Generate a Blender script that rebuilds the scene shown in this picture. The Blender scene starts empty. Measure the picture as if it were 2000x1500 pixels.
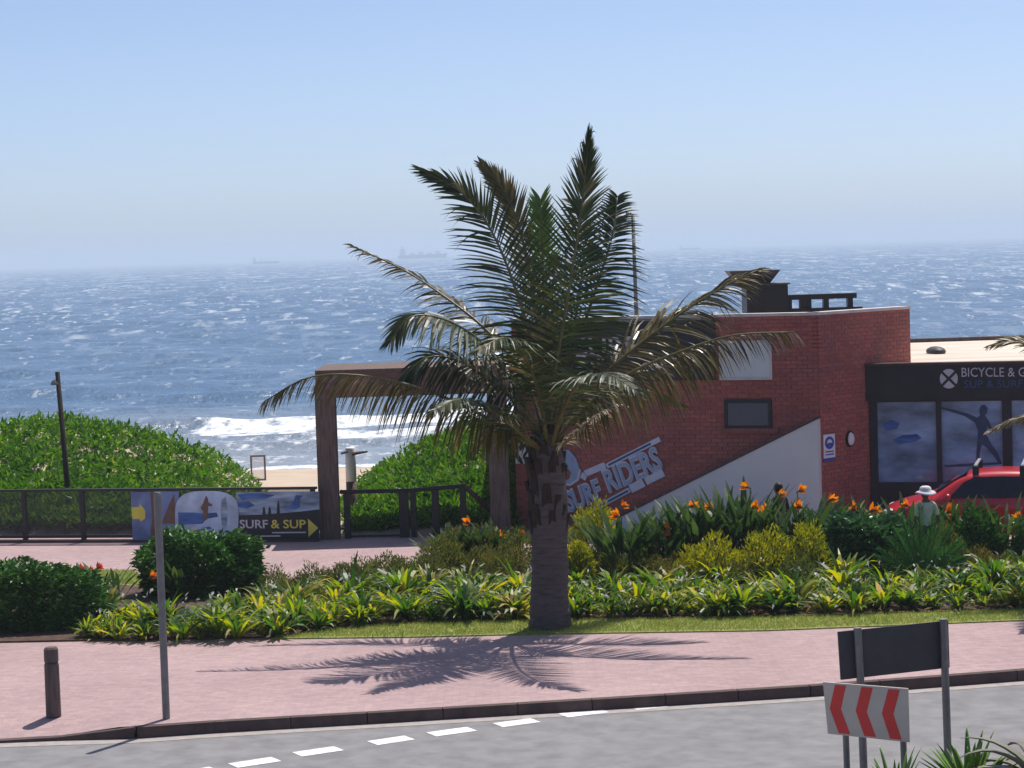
import bpy, bmesh, math, random
import numpy as np
from mathutils import Vector, Matrix

random.seed(7)
rng = np.random.default_rng(11)
S = bpy.context.scene
COL = S.collection
R = math.radians

# ------------------------------------------------------------------ camera
CAM_H, FPX = 6.0, 4500.0                    # eye height (m), focal length in pixels of the 2000 px wide photograph
PITCH, ROLL = math.atan(259 / FPX), math.atan(63 / 2000)
EYE = Vector((0, 0, CAM_H))
_F = Vector((0, math.cos(PITCH), -math.sin(PITCH)))
_U = Vector((0, math.sin(PITCH), math.cos(PITCH)))
_X = Vector((1, 0, 0))
CR = _X * math.cos(ROLL) - _U * math.sin(ROLL)
CU = _X * math.sin(ROLL) + _U * math.cos(ROLL)
cam_data = bpy.data.cameras.new('camera')
cam_data.sensor_width = 36.0
cam_data.lens = 36.0 * FPX / 2000
cam_data.clip_start = 0.5
cam_data.clip_end = 120000
cam = bpy.data.objects.new('camera', cam_data)
COL.objects.link(cam)
m = Matrix.Identity(4)
for i in range(3):
    m[i][0], m[i][1], m[i][2], m[i][3] = CR[i], CU[i], -_F[i], EYE[i]
cam.matrix_world = m
S.camera = cam

# ------------------------------------------------------------------ sky, sun, exposure
SUN = Vector((0.92, 1.60, 3.70)).normalized()
world = bpy.data.worlds.new('World')
S.world = world
world.use_nodes = True
wn = world.node_tree
sky = wn.nodes.new('ShaderNodeTexSky')
sky.sky_type = 'NISHITA'
sky.sun_disc = False
sky.sun_elevation = math.asin(SUN.z)
sky.sun_rotation = math.atan2(SUN.x, SUN.y)
sky.altitude = 10
sky.air_density = 0.5
sky.dust_density = 1.0
sky.ozone_density = 3.0
wn.links.new(sky.outputs[0], wn.nodes['Background'].inputs[0])
wn.nodes['Background'].inputs[1].default_value = 0.15
sun_data = bpy.data.lights.new('sun', 'SUN')
sun_data.energy = 5.0
sun_data.angle = R(0.5)
sun_data.color = (1.0, 0.95, 0.88)
sun = bpy.data.objects.new('sun', sun_data)
COL.objects.link(sun)
sun.rotation_euler = SUN.to_track_quat('Z', 'Y').to_euler()
S.view_settings.view_transform = 'Standard'
S.view_settings.look = 'None'
S.view_settings.exposure = 0.0
S.view_settings.gamma = 1.0
S.render.engine = 'CYCLES'
S.cycles.use_denoising = True
S.cycles.max_bounces = 8
S.cycles.transparent_max_bounces = 12
S.cycles.volume_bounces = 1
S.cycles.sample_clamp_indirect = 6.0

# ------------------------------------------------------------------ pixel helpers (photograph pixels -> points in the place)
def ray(px, py):
    return _F + CR * ((px - 1000) / FPX) + CU * (-(py - 750) / FPX)
def at(px, py, Y):
    d = ray(px, py)
    return EYE + d * (Y / d.y)
def grd(px, py, z=0.0):
    d = ray(px, py)
    return EYE + d * ((z - CAM_H) / d.z)
def sc(Y):
    return Y / FPX                          # metres per photograph pixel at depth Y
def rect(px0, py0, px1, py1, Y):
    c = at((px0 + px1) / 2, (py0 + py1) / 2, Y)
    w, h = (px1 - px0) * sc(Y) / 2, (py1 - py0) * sc(Y) / 2
    return c.x - w, c.x + w, c.z - h, c.z + h

# ------------------------------------------------------------------ materials
def nodes(name):
    mt = bpy.data.materials.new(name)
    mt.use_nodes = True
    nt = mt.node_tree
    return mt, nt, nt.nodes['Principled BSDF']
def ramp(nt, stops):
    r = nt.nodes.new('ShaderNodeValToRGB')
    e = r.color_ramp.elements
    while len(e) < len(stops):
        e.new(0.5)
    for k, (p, c) in enumerate(stops):
        e[k].position = p
        e[k].color = (*c, 1) if len(c) == 3 else c
    return r
def mul(c, k):
    return tuple(min(1, x * k) for x in c)
def mat(name, col, rough=0.7, var=0.18, scale=6.0, bump=0.0, bscale=60.0, metal=0.0, spec=0.4, stretch=None, coat=0.0):
    mt, nt, b = nodes(name)
    tc = nt.nodes.new('ShaderNodeTexCoord')
    src = tc.outputs['Object']
    if stretch:
        mp = nt.nodes.new('ShaderNodeMapping')
        mp.inputs['Scale'].default_value = stretch
        nt.links.new(src, mp.inputs[0])
        src = mp.outputs[0]
    n = nt.nodes.new('ShaderNodeTexNoise')
    n.inputs['Scale'].default_value = scale
    n.inputs['Detail'].default_value = 6
    nt.links.new(src, n.inputs['Vector'])
    r = ramp(nt, [(0.3, mul(col, 1 - var)), (0.7, mul(col, 1 + var))])
    nt.links.new(n.outputs['Fac'], r.inputs[0])
    nt.links.new(r.outputs[0], b.inputs['Base Color'])
    b.inputs['Roughness'].default_value = rough
    b.inputs['Metallic'].default_value = metal
    b.inputs['Specular IOR Level'].default_value = spec
    b.inputs['Coat Weight'].default_value = coat
    if bump:
        n2 = nt.nodes.new('ShaderNodeTexNoise')
        n2.inputs['Scale'].default_value = bscale
        n2.inputs['Detail'].default_value = 5
        nt.links.new(src, n2.inputs['Vector'])
        bp = nt.nodes.new('ShaderNodeBump')
        bp.inputs['Strength'].default_value = bump
        bp.inputs['Distance'].default_value = 0.02
        nt.links.new(n2.outputs['Fac'], bp.inputs['Height'])
        nt.links.new(bp.outputs[0], b.inputs['Normal'])
    return mt
def leafmat(name, stops, rough=0.4, trans=0.35, spec=0.5, tcol=1.3, patch=1.1):
    """leaf: colour differs from leaf to leaf, light passes through"""
    mt, nt, b = nodes(name)
    g = nt.nodes.new('ShaderNodeNewGeometry')
    oi = nt.nodes.new('ShaderNodeObjectInfo')
    ad = nt.nodes.new('ShaderNodeMath'); ad.operation = 'MULTIPLY_ADD'
    ad.inputs[1].default_value = 0.22; 
    nt.links.new(oi.outputs['Random'], ad.inputs[0])
    m2 = nt.nodes.new('ShaderNodeMath'); m2.operation = 'MULTIPLY'; m2.inputs[1].default_value = 0.78
    nt.links.new(g.outputs['Random Per Island'], m2.inputs[0])
    nt.links.new(m2.outputs[0], ad.inputs[2])
    pn = nt.nodes.new('ShaderNodeTexNoise'); pn.inputs['Scale'].default_value = patch; pn.inputs['Detail'].default_value = 3
    nt.links.new(g.outputs['Position'], pn.inputs['Vector'])
    pm = nt.nodes.new('ShaderNodeMath'); pm.operation = 'MULTIPLY_ADD'; pm.inputs[1].default_value = 0.9; pm.inputs[2].default_value = -0.45
    nt.links.new(pn.outputs['Fac'], pm.inputs[0])
    sm = nt.nodes.new('ShaderNodeMath'); sm.operation = 'ADD'; sm.use_clamp = True
    nt.links.new(ad.outputs[0], sm.inputs[0]); nt.links.new(pm.outputs[0], sm.inputs[1])
    r = ramp(nt, stops)
    nt.links.new(sm.outputs[0], r.inputs[0])
    nt.links.new(r.outputs[0], b.inputs['Base Color'])
    b.inputs['Roughness'].default_value = rough
    b.inputs['Specular IOR Level'].default_value = spec
    t = nt.nodes.new('ShaderNodeBsdfTranslucent')
    hs = nt.nodes.new('ShaderNodeHueSaturation')
    hs.inputs['Value'].default_value = tcol
    hs.inputs['Saturation'].default_value = 1.1
    nt.links.new(r.outputs[0], hs.inputs['Color'])
    nt.links.new(hs.outputs[0], t.inputs[0])
    mx = nt.nodes.new('ShaderNodeMixShader')
    mx.inputs[0].default_value = trans
    nt.links.new(b.outputs[0], mx.inputs[1])
    nt.links.new(t.outputs[0], mx.inputs[2])
    nt.links.new(mx.outputs[0], nt.nodes['Material Output'].inputs[0])
    return mt
def glassmat(name, col, rough=0.08):
    mt, nt, b = nodes(name)
    b.inputs['Base Color'].default_value = (*col, 1)
    b.inputs['Roughness'].default_value = rough
    b.inputs['Specular IOR Level'].default_value = 0.6
    return mt

def brickmat(name, c1, c2, mortar, bw, bh, scale_bump=0.4, noise_var=0.25, mort=0.012, rot=0.0, vertical=False, rough=0.85):
    mt, nt, b = nodes(name)
    tc = nt.nodes.new('ShaderNodeTexCoord')
    mp = nt.nodes.new('ShaderNodeMapping')
    mp.inputs['Rotation'].default_value = (R(90) if vertical else 0, 0, rot)
    nt.links.new(tc.outputs['Object'], mp.inputs[0])
    bt = nt.nodes.new('ShaderNodeTexBrick')
    bt.inputs['Scale'].default_value = 1.0
    bt.inputs['Brick Width'].default_value = bw
    bt.inputs['Row Height'].default_value = bh
    bt.inputs['Mortar Size'].default_value = mort
    bt.inputs['Mortar Smooth'].default_value = 0.3
    bt.inputs['Color1'].default_value = (*c1, 1)
    bt.inputs['Color2'].default_value = (*c2, 1)
    bt.inputs['Mortar'].default_value = (*mortar, 1)
    nt.links.new(mp.outputs[0], bt.inputs['Vector'])
    src = bt.outputs['Color']
    for s_, lo, hi in ((0.45, 1 - noise_var, 1 + noise_var * 0.5), (7.0, 1 - noise_var, 1 + noise_var * 0.6), (38.0, 1 - noise_var, 1 + noise_var * 0.6)):
        n = nt.nodes.new('ShaderNodeTexNoise')
        n.inputs['Scale'].default_value = s_
        n.inputs['Detail'].default_value = 5
        nt.links.new(tc.outputs['Object'], n.inputs['Vector'])
        r = ramp(nt, [(0.32, (lo,) * 3), (0.68, (min(1.4, hi),) * 3)])
        nt.links.new(n.outputs['Fac'], r.inputs[0])
        mx = nt.nodes.new('ShaderNodeMix'); mx.data_type = 'RGBA'; mx.blend_type = 'MULTIPLY'
        mx.inputs['Factor'].default_value = 1.0
        nt.links.new(src, mx.inputs['A']); nt.links.new(r.outputs[0], mx.inputs['B'])
        src = mx.outputs['Result']
    nt.links.new(src, b.inputs['Base Color'])
    b.inputs['Roughness'].default_value = rough
    b.inputs['Specular IOR Level'].default_value = 0.25
    bp = nt.nodes.new('ShaderNodeBump')
    bp.inputs['Strength'].default_value = scale_bump
    bp.inputs['Distance'].default_value = 0.01
    bp.invert = True
    nt.links.new(bt.outputs['Fac'], bp.inputs['Height'])
    nt.links.new(bp.outputs[0], b.inputs['Normal'])
    return mt

def pieces_mat(name, stops, rough=0.85, nscale=30.0):
    """pieces of masonry: one colour to each piece, with a grain"""
    mt, nt, b = nodes(name)
    g = nt.nodes.new('ShaderNodeNewGeometry')
    oi = nt.nodes.new('ShaderNodeObjectInfo')
    ad = nt.nodes.new('ShaderNodeMath'); ad.operation = 'ADD'
    nt.links.new(g.outputs['Random Per Island'], ad.inputs[0]); nt.links.new(oi.outputs['Random'], ad.inputs[1])
    fr = nt.nodes.new('ShaderNodeMath'); fr.operation = 'FRACT'
    nt.links.new(ad.outputs[0], fr.inputs[0])
    r = ramp(nt, stops)
    nt.links.new(fr.outputs[0], r.inputs[0])
    n = nt.nodes.new('ShaderNodeTexNoise'); n.inputs['Scale'].default_value = nscale; n.inputs['Detail'].default_value = 5
    nt.links.new(g.outputs['Position'], n.inputs['Vector'])
    r2 = ramp(nt, [(0.3, (0.75,) * 3), (0.7, (1.15,) * 3)])
    nt.links.new(n.outputs['Fac'], r2.inputs[0])
    n3 = nt.nodes.new('ShaderNodeTexNoise'); n3.inputs['Scale'].default_value = 0.55; n3.inputs['Detail'].default_value = 3
    nt.links.new(g.outputs['Position'], n3.inputs['Vector'])
    r3 = ramp(nt, [(0.35, (0.86, 0.86, 0.88)), (0.65, (1.08, 1.04, 1.02))])
    nt.links.new(n3.outputs['Fac'], r3.inputs[0])
    src = r.outputs[0]
    for q in (r2, r3):
        mx = nt.nodes.new('ShaderNodeMix'); mx.data_type = 'RGBA'; mx.blend_type = 'MULTIPLY'; mx.inputs['Factor'].default_value = 1
        nt.links.new(src, mx.inputs['A']); nt.links.new(q.outputs[0], mx.inputs['B'])
        src = mx.outputs['Result']
    nt.links.new(src, b.inputs['Base Color'])
    b.inputs['Roughness'].default_value = rough
    b.inputs['Specular IOR Level'].default_value = 0.25
    return mt

MT = {}
MT['asphalt'] = mat('asphalt', (0.228, 0.222, 0.225), 0.9, 0.16, 3.5, 0.35, 90, spec=0.2)
MT['paint'] = mat('road_paint', (0.74, 0.72, 0.72), 0.7, 0.22, 14)
MT['gutter'] = mat('gutter_concrete', (0.36, 0.32, 0.30), 0.9, 0.15, 8, 0.2)
MT['kerb'] = mat('kerb_stone', (0.085, 0.055, 0.05), 0.9, 0.25, 5, 0.4, 50)
MT['paving'] = brickmat('paving', (0.46, 0.32, 0.31), (0.39, 0.275, 0.28), (0.375, 0.27, 0.265), 0.21, 0.105, 0.45, 0.10, 0.006)
MT['soil'] = mat('soil', (0.085, 0.05, 0.035), 0.95, 0.4, 7, 0.6, 40)
MT['turf'] = mat('turf', (0.25, 0.28, 0.075), 0.95, 0.3, 9, 0.5, 80)
MT['sand'] = mat('sand', (0.50, 0.39, 0.29), 0.95, 0.08, 0.6, 0.3, 12)
MT['grass'] = leafmat('grass_blade', [(0.0, (0.19, 0.26, 0.05)), (0.6, (0.32, 0.37, 0.08)), (1.0, (0.48, 0.43, 0.16))], 0.6, 0.35)
MT['dune_leaf'] = leafmat('dune_leaf', [(0.0, (0.045, 0.12, 0.015)), (0.45, (0.09, 0.22, 0.02)), (0.8, (0.17, 0.31, 0.03)), (0.97, (0.28, 0.36, 0.05)), (1.0, (0.34, 0.28, 0.09))], 0.45, 0.38, 0.4)
MT['strap'] = leafmat('strap_leaf', [(0.0, (0.018, 0.055, 0.010)), (0.4, (0.07, 0.15, 0.018)), (0.66, (0.22, 0.28, 0.025)), (0.82, (0.40, 0.36, 0.03)), (0.92, (0.40, 0.37, 0.06)), (1.0, (0.40, 0.27, 0.13))], 0.42, 0.5, 0.4, 1.6)
MT['hedge'] = leafmat('hedge_leaf', [(0.0, (0.025, 0.075, 0.014)), (0.55, (0.065, 0.18, 0.025)), (1.0, (0.17, 0.33, 0.05))], 0.42, 0.14, 0.4)
MT['hedge_blue'] = leafmat('dark_leaf', [(0.0, (0.03, 0.085, 0.03)), (0.6, (0.07, 0.17, 0.05)), (1.0, (0.14, 0.28, 0.08))], 0.33, 0.12, 0.55)
MT['olive'] = leafmat('olive_leaf', [(0.0, (0.055, 0.085, 0.018)), (0.6, (0.13, 0.16, 0.03)), (0.9, (0.25, 0.21, 0.05)), (1.0, (0.27, 0.14, 0.06))], 0.5, 0.35, 0.4)
MT['yellow'] = leafmat('yellow_leaf', [(0.0, (0.11, 0.17, 0.02)), (0.5, (0.29, 0.31, 0.025)), (1.0, (0.55, 0.47, 0.04))], 0.45, 0.4, 0.4)
MT['strel'] = leafmat('strelitzia_leaf', [(0.0, (0.022, 0.05, 0.014)), (0.6, (0.05, 0.10, 0.024)), (1.0, (0.10, 0.16, 0.04))], 0.5, 0.28, 0.3)
MT['fern'] = leafmat('cycad_leaf', [(0.0, (0.03, 0.10, 0.02)), (1.0, (0.07, 0.19, 0.04))], 0.4, 0.3, 0.4)
MT['aloe'] = leafmat('aloe_leaf', [(0.0, (0.06, 0.15, 0.02)), (0.6, (0.13, 0.26, 0.03)), (1.0, (0.28, 0.33, 0.05))], 0.35, 0.15, 0.5)
MT['agave'] = leafmat('agave_leaf', [(0.0, (0.16, 0.16, 0.12)), (1.0, (0.27, 0.25, 0.19))], 0.5, 0.15, 0.4)
MT['orange'] = leafmat('orange_petal', [(0.0, (0.75, 0.15, 0.01)), (1.0, (0.90, 0.33, 0.02))], 0.5, 0.5, 0.3, 1.2)
MT['redpetal'] = leafmat('red_petal', [(0.0, (0.55, 0.04, 0.03)), (1.0, (0.70, 0.10, 0.04))], 0.5, 0.4, 0.3)
MT['bract'] = mat('flower_bract', (0.10, 0.10, 0.05), 0.6)
MT['whitepetal'] = leafmat('white_petal', [(0.0, (0.70, 0.66, 0.64)), (1.0, (0.82, 0.80, 0.80))], 0.5, 0.35, 0.3, 1.0)
MT['dryleaf'] = leafmat('dry_leaf', [(0.0, (0.22, 0.12, 0.06)), (1.0, (0.45, 0.30, 0.18))], 0.6, 0.2, 0.3)
MT['frond'] = leafmat('palm_leaflet', [(0.0, (0.018, 0.032, 0.010)), (0.6, (0.038, 0.055, 0.015)), (0.9, (0.085, 0.09, 0.022)), (1.0, (0.24, 0.17, 0.08))], 0.45, 0.22, 0.35)
MT['frond_gold'] = leafmat('palm_leaflet_gold', [(0.0, (0.055, 0.055, 0.016)), (0.5, (0.13, 0.10, 0.025)), (0.8, (0.22, 0.155, 0.045)), (1.0, (0.42, 0.33, 0.2))], 0.36, 0.26, 0.5)
MT['frond_fresh'] = leafmat('palm_leaflet_fresh', [(0.0, (0.05, 0.11, 0.014)), (1.0, (0.13, 0.21, 0.03))], 0.35, 0.3, 0.5)
MT['frond_dry'] = leafmat('palm_leaflet_dry', [(0.0, (0.24, 0.18, 0.10)), (1.0, (0.50, 0.42, 0.30))], 0.5, 0.2, 0.4)
MT['rachis'] = mat('frond_rachis', (0.13, 0.11, 0.035), 0.45, 0.3, 4)
MT['trunk'] = mat('palm_trunk', (0.105, 0.08, 0.08), 0.9, 0.3, 5, 0.8, 22, stretch=(1, 1, 4))
MT['boot'] = mat('palm_leaf_base', (0.034, 0.022, 0.017), 0.9, 0.45, 7, 0.8, 30, stretch=(3, 3, 0.6))
MT['bark'] = mat('twig', (0.09, 0.06, 0.04), 0.9, 0.3)
MT['timber'] = mat('weathered_timber', (0.15, 0.105, 0.085), 0.85, 0.35, 5, 0.5, 30, stretch=(4, 4, 0.5))
MT['timber_beam'] = mat('beam_timber', (0.17, 0.09, 0.07), 0.8, 0.35, 3, 0.4, 20, stretch=(0.6, 3, 3))
MT['bollard'] = mat('bollard_timber', (0.12, 0.085, 0.075), 0.85, 0.3, 6, 0.5, 30, stretch=(4, 4, 0.6))
MT['black'] = mat('black_metal', (0.018, 0.018, 0.02), 0.5, 0.2, 5)
MT['galv'] = mat('galvanised_steel', (0.20, 0.19, 0.19), 0.5, 0.15, 8, metal=0.5)
MT['darkgrey'] = mat('sign_back', (0.06, 0.056, 0.06), 0.6, 0.12, 4)
MT['signgrey'] = mat('sign_reflective', (0.62, 0.53, 0.45), 0.45, 0.06, 5)
MT['signred'] = mat('sign_red', (0.78, 0.05, 0.04), 0.45, 0.06, 5)
MT['white'] = mat('white_paint', (0.80, 0.80, 0.80), 0.6, 0.05, 3)
MT['plaster'] = mat('white_plaster', (0.66, 0.69, 0.68), 0.85, 0.05, 1.3, 0.15, 60)
MT['coping'] = mat('coping_stone', (0.62, 0.56, 0.52), 0.8, 0.12, 4)
MT['mortar'] = brickmat('brick_wall', (0.36, 0.11, 0.09), (0.31, 0.095, 0.085), (0.27, 0.16, 0.14), 0.232, 0.085, 0.4, 0.15, 0.01, vertical=True)
MT['brick'] = pieces_mat('face_brick', [(0.0, (0.35, 0.115, 0.095)), (0.35, (0.40, 0.128, 0.105)), (0.7, (0.45, 0.145, 0.115)), (0.9, (0.39, 0.13, 0.118)), (1.0, (0.32, 0.11, 0.105))])
MT['fascia'] = mat('dark_fascia', (0.022, 0.02, 0.026), 0.5, 0.25, 2)
MT['frame_dark'] = mat('dark_window_frame', (0.018, 0.018, 0.026), 0.4, 0.2, 4)
MT['letters'] = mat('letter_face', (0.30, 0.40, 0.56), 0.5, 0.12, 6)
MT['letter_edge'] = mat('letter_border', (0.58, 0.62, 0.72), 0.5, 0.08, 6)
MT['letter_grey'] = mat('grey_lettering', (0.55, 0.55, 0.60), 0.5, 0.06, 6)
MT['letter_blue'] = mat('blue_lettering', (0.04, 0.09, 0.22), 0.5, 0.06, 6)
MT['roof'] = mat('roof_membrane', (0.62, 0.53, 0.44), 0.9, 0.2, 0.9, 0.2, 30, stretch=(0.4, 1.6, 1))
MT['glass_dark'] = glassmat('dark_glass', (0.05, 0.065, 0.10), 0.12)
MT['car_glass'] = glassmat('car_glass', (0.012, 0.014, 0.022), 0.1)
MT['glass_pale'] = mat('frosted_pane', (0.62, 0.66, 0.66), 0.35, 0.06, 2)
MT['red_car'] = mat('red_car_paint', (0.50, 0.012, 0.02), 0.28, 0.04, 2, spec=0.5, coat=0.6)
MT['tyre'] = mat('tyre_rubber', (0.02, 0.02, 0.02), 0.85)
MT['rim'] = mat('wheel_rim', (0.5, 0.5, 0.52), 0.3, 0.05, 5, metal=0.8)
MT['lamp'] = glassmat('headlamp_glass', (0.6, 0.6, 0.62), 0.1)
MT['chrome'] = mat('roof_bar_metal', (0.66, 0.66, 0.70), 0.3, 0.05, 5, metal=0.7)
MT['skin'] = mat('skin', (0.16, 0.075, 0.045), 0.55, 0.08, 8)
MT['hair'] = mat('hair', (0.012, 0.009, 0.008), 0.6, 0.3, 30)
MT['shirt_pale'] = mat('pale_green_shirt', (0.50, 0.55, 0.40), 0.85, 0.15, 6)
MT['shirt_maroon'] = mat('maroon_top', (0.075, 0.025, 0.03), 0.85, 0.15, 6)
MT['trousers'] = mat('dark_trousers', (0.03, 0.032, 0.045), 0.85, 0.15, 6)
MT['hat'] = mat('cotton_hat', (0.66, 0.63, 0.66), 0.85, 0.06, 8)
MT['hull'] = mat('ship_hull', (0.10, 0.11, 0.14), 0.7)
MT['deckhouse'] = mat('ship_deckhouse', (0.5, 0.5, 0.5), 0.7)
MT['yellow_print'] = mat('yellow_print', (0.72, 0.62, 0.09), 0.6, 0.08, 8)
MT['ink'] = mat('dark_print', (0.02, 0.02, 0.025), 0.6, 0.1, 8)
MT['oval'] = mat('pale_blue_print', (0.44, 0.55, 0.72), 0.55, 0.35, 2.2)
MT['seablue'] = mat('sea_blue_print', (0.05, 0.13, 0.36), 0.55, 0.5, 4, stretch=(0.5, 1, 3))
MT['banner_blue'] = mat('banner_blue_print', (0.16, 0.22, 0.40), 0.6, 0.35, 2.5)
MT['banner_sea'] = mat('banner_sea_print', (0.27, 0.36, 0.47), 0.6, 0.55, 3.5, stretch=(0.5, 1, 2.5))
MT['brownprint'] = mat('brown_print', (0.16, 0.09, 0.065), 0.6, 0.2, 6)
MT['poster'] = mat('surf_poster', (0.19, 0.30, 0.47), 0.6, 0.6, 1.9, coat=0.6, stretch=(0.6, 1, 1.6))
MT['silhouette'] = mat('surfer_print', (0.03, 0.055, 0.13), 0.4, 0.25, 5)
MT['signblue'] = mat('sign_blue', (0.05, 0.10, 0.42), 0.5, 0.06, 6)

mt, nt, b = nodes('tinted_fence_panel')
tr = nt.nodes.new('ShaderNodeBsdfTransparent')
mx = nt.nodes.new('ShaderNodeMixShader')
mx.inputs[0].default_value = 0.38
b.inputs['Base Color'].default_value = (0.03, 0.027, 0.03, 1)
b.inputs['Roughness'].default_value = 0.5
nt.links.new(tr.outputs[0], mx.inputs[1]); nt.links.new(b.outputs[0], mx.inputs[2])
nt.links.new(mx.outputs[0], nt.nodes['Material Output'].inputs[0])
MT['tint'] = mt
mt, nt, b = nodes('clear_acrylic')
tr = nt.nodes.new('ShaderNodeBsdfTransparent')
mx = nt.nodes.new('ShaderNodeMixShader')
mx.inputs[0].default_value = 0.25
b.inputs['Base Color'].default_value = (0.8, 0.8, 0.8, 1)
nt.links.new(tr.outputs[0], mx.inputs[1]); nt.links.new(b.outputs[0], mx.inputs[2])
nt.links.new(mx.outputs[0], nt.nodes['Material Output'].inputs[0])
MT['clear'] = mt

# sea: dark water under the sky, wind ripples, white caps that double as painted sun glitter, surf foam
mt, nt, b = nodes('sea_water')
g = nt.nodes.new('ShaderNodeNewGeometry')
def noise(vec_scale, scale, detail=4, rough=0.55):
    mp = nt.nodes.new('ShaderNodeMapping'); mp.inputs['Scale'].default_value = vec_scale
    nt.links.new(g.outputs['Position'], mp.inputs[0])
    n = nt.nodes.new('ShaderNodeTexNoise'); n.inputs['Scale'].default_value = scale
    n.inputs['Detail'].default_value = detail; n.inputs['Roughness'].default_value = rough
    nt.links.new(mp.outputs[0], n.inputs['Vector'])
    return n.outputs['Fac']
def mth(op, a, c=None, d=None):
    q = nt.nodes.new('ShaderNodeMath'); q.operation = op
    for k, v in enumerate((a, c, d)):
        if v is None: continue
        if isinstance(v, (int, float)): q.inputs[k].default_value = v
        else: nt.links.new(v, q.inputs[k])
    return q.outputs[0]
def mrange(v, a, c, lo=0.0, hi=1.0):
    q = nt.nodes.new('ShaderNodeMapRange'); q.clamp = True
    nt.links.new(v, q.inputs[0])
    for k, x in enumerate((a, c, lo, hi)): q.inputs[k + 1].default_value = x
    return q.outputs[0]
caps = mrange(noise((1 / 1.5, 1 / 4.5, 0), 1.0, 5, 0.62), 0.59, 0.68)  # white cap flecks; their white colour also stands in for sun glitter
caps_glitter2 = mrange(noise((1 / 4.2, 1 / 22.0, 0), 1.0, 5, 0.6), 0.545, 0.68)
caps_glitter3 = mrange(noise((1 / 13.0, 1 / 110.0, 0), 1.0, 5, 0.6), 0.515, 0.70)
gust = mrange(noise((1 / 60.0, 1 / 130.0, 0), 1.0, 3), 0.32, 0.62, 0.25, 1.0)
sxyz = nt.nodes.new('ShaderNodeSeparateXYZ'); nt.links.new(g.outputs['Position'], sxyz.inputs[0])
caps = mth('MULTIPLY', caps, mrange(sxyz.outputs['Y'], 150, 500, 0.55, 1.0)); caps_glitter2 = mth('MULTIPLY', caps_glitter2, mrange(sxyz.outputs['Y'], 150, 420)); caps_glitter3 = mth('MULTIPLY', caps_glitter3, mrange(sxyz.outputs['Y'], 420, 1300))
caps_glitter_sum = mth('MULTIPLY', mth('MAXIMUM', mth('MAXIMUM', caps, mth('MULTIPLY', caps_glitter2, 0.8)), mth('MULTIPLY', caps_glitter3, 0.95)), gust)  # far streaks weighted up so white colour imitates sun glitter
att = nt.nodes.new('ShaderNodeAttribute'); att.attribute_name = 'foam'
surf = mrange(mth('ADD', att.outputs['Fac'], mth('MULTIPLY', mth('SUBTRACT', noise((1.3, 0.8, 1.3), 1.0, 7, 0.7), 0.5), 2.4)), 0.40, 0.85)
foam = mth('MAXIMUM', mth('MULTIPLY', caps_glitter_sum, 0.75), surf)  # surf foam, plus white caps with painted glitter
FOAM_GLITTER_NODE = foam
sh = nt.nodes.new('ShaderNodeAttribute'); sh.attribute_name = 'shallow'
wc = nt.nodes.new('ShaderNodeMix'); wc.data_type = 'RGBA'
wc.inputs['A'].default_value = (0.07, 0.14, 0.235, 1); wc.inputs['B'].default_value = (0.24, 0.27, 0.30, 1)
nt.links.new(sh.outputs['Fac'], wc.inputs['Factor']); nt.links.new(wc.outputs['Result'], b.inputs['Base Color'])
b.inputs['Roughness'].default_value = 0.27
b.inputs['IOR'].default_value = 1.33
h = mth('ADD', mth('MULTIPLY', noise((1 / 1.2, 1 / 1.8, 0), 1.0, 5, 0.6), 0.55), mth('MULTIPLY', noise((1 / 5.0, 1 / 8.0, 0), 1.0, 4), 1.6))
bp = nt.nodes.new('ShaderNodeBump'); bp.inputs['Strength'].default_value = 0.9; bp.inputs['Distance'].default_value = 0.9
nt.links.new(h, bp.inputs['Height']); nt.links.new(bp.outputs[0], b.inputs['Normal'])
fd = nt.nodes.new('ShaderNodeBsdfDiffuse'); fd.inputs[0].default_value = (0.78, 0.80, 0.82, 1)
mx = nt.nodes.new('ShaderNodeMixShader')
nt.links.new(foam, mx.inputs[0]); nt.links.new(b.outputs[0], mx.inputs[1]); nt.links.new(fd.outputs[0], mx.inputs[2])
nt.links.new(mx.outputs[0], nt.nodes['Material Output'].inputs[0])
MT['sea'] = mt

# ------------------------------------------------------------------ object helpers
ORG = {}
def tag(o, label=None, cat=None, group=None, kind=None):
    if label: o['label'] = label
    if cat: o['category'] = cat
    if group: o['group'] = group
    if kind: o['kind'] = kind
    return o
def thing(name, label, cat, loc=(0, 0, 0), group=None, kind=None):
    o = bpy.data.objects.new(name, None)
    o.empty_display_size = 0.2
    COL.objects.link(o)
    o.location = loc
    ORG[o] = Vector(loc)
    return tag(o, label, cat, group, kind)
def link_mesh(name, me, material, parent=None, loc=(0, 0, 0)):
    if material is not None and not me.materials:
        me.materials.append(material)
    o = bpy.data.objects.new(name, me)
    COL.objects.link(o)
    if parent is not None:
        o.parent = parent
        ORG[o] = ORG.get(parent, Vector())
    else:
        o.location = loc
        ORG[o] = Vector(loc)
    return o
def children(o):
    return KIDS.get(o, [])
KIDS = {}
def copy_tree(o, parent=None):
    c = o.copy()
    COL.objects.link(c)
    if parent is not None:
        c.parent = parent
    for ch in [x for x in ALLCH.get(o.name, [])]:
        copy_tree(ch, c)
    return c
ALLCH = {}
def index_children(o):
    ALLCH[o.name] = [x for x in bpy.data.objects if x.parent == o]
    for x in ALLCH[o.name]:
        index_children(x)

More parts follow.
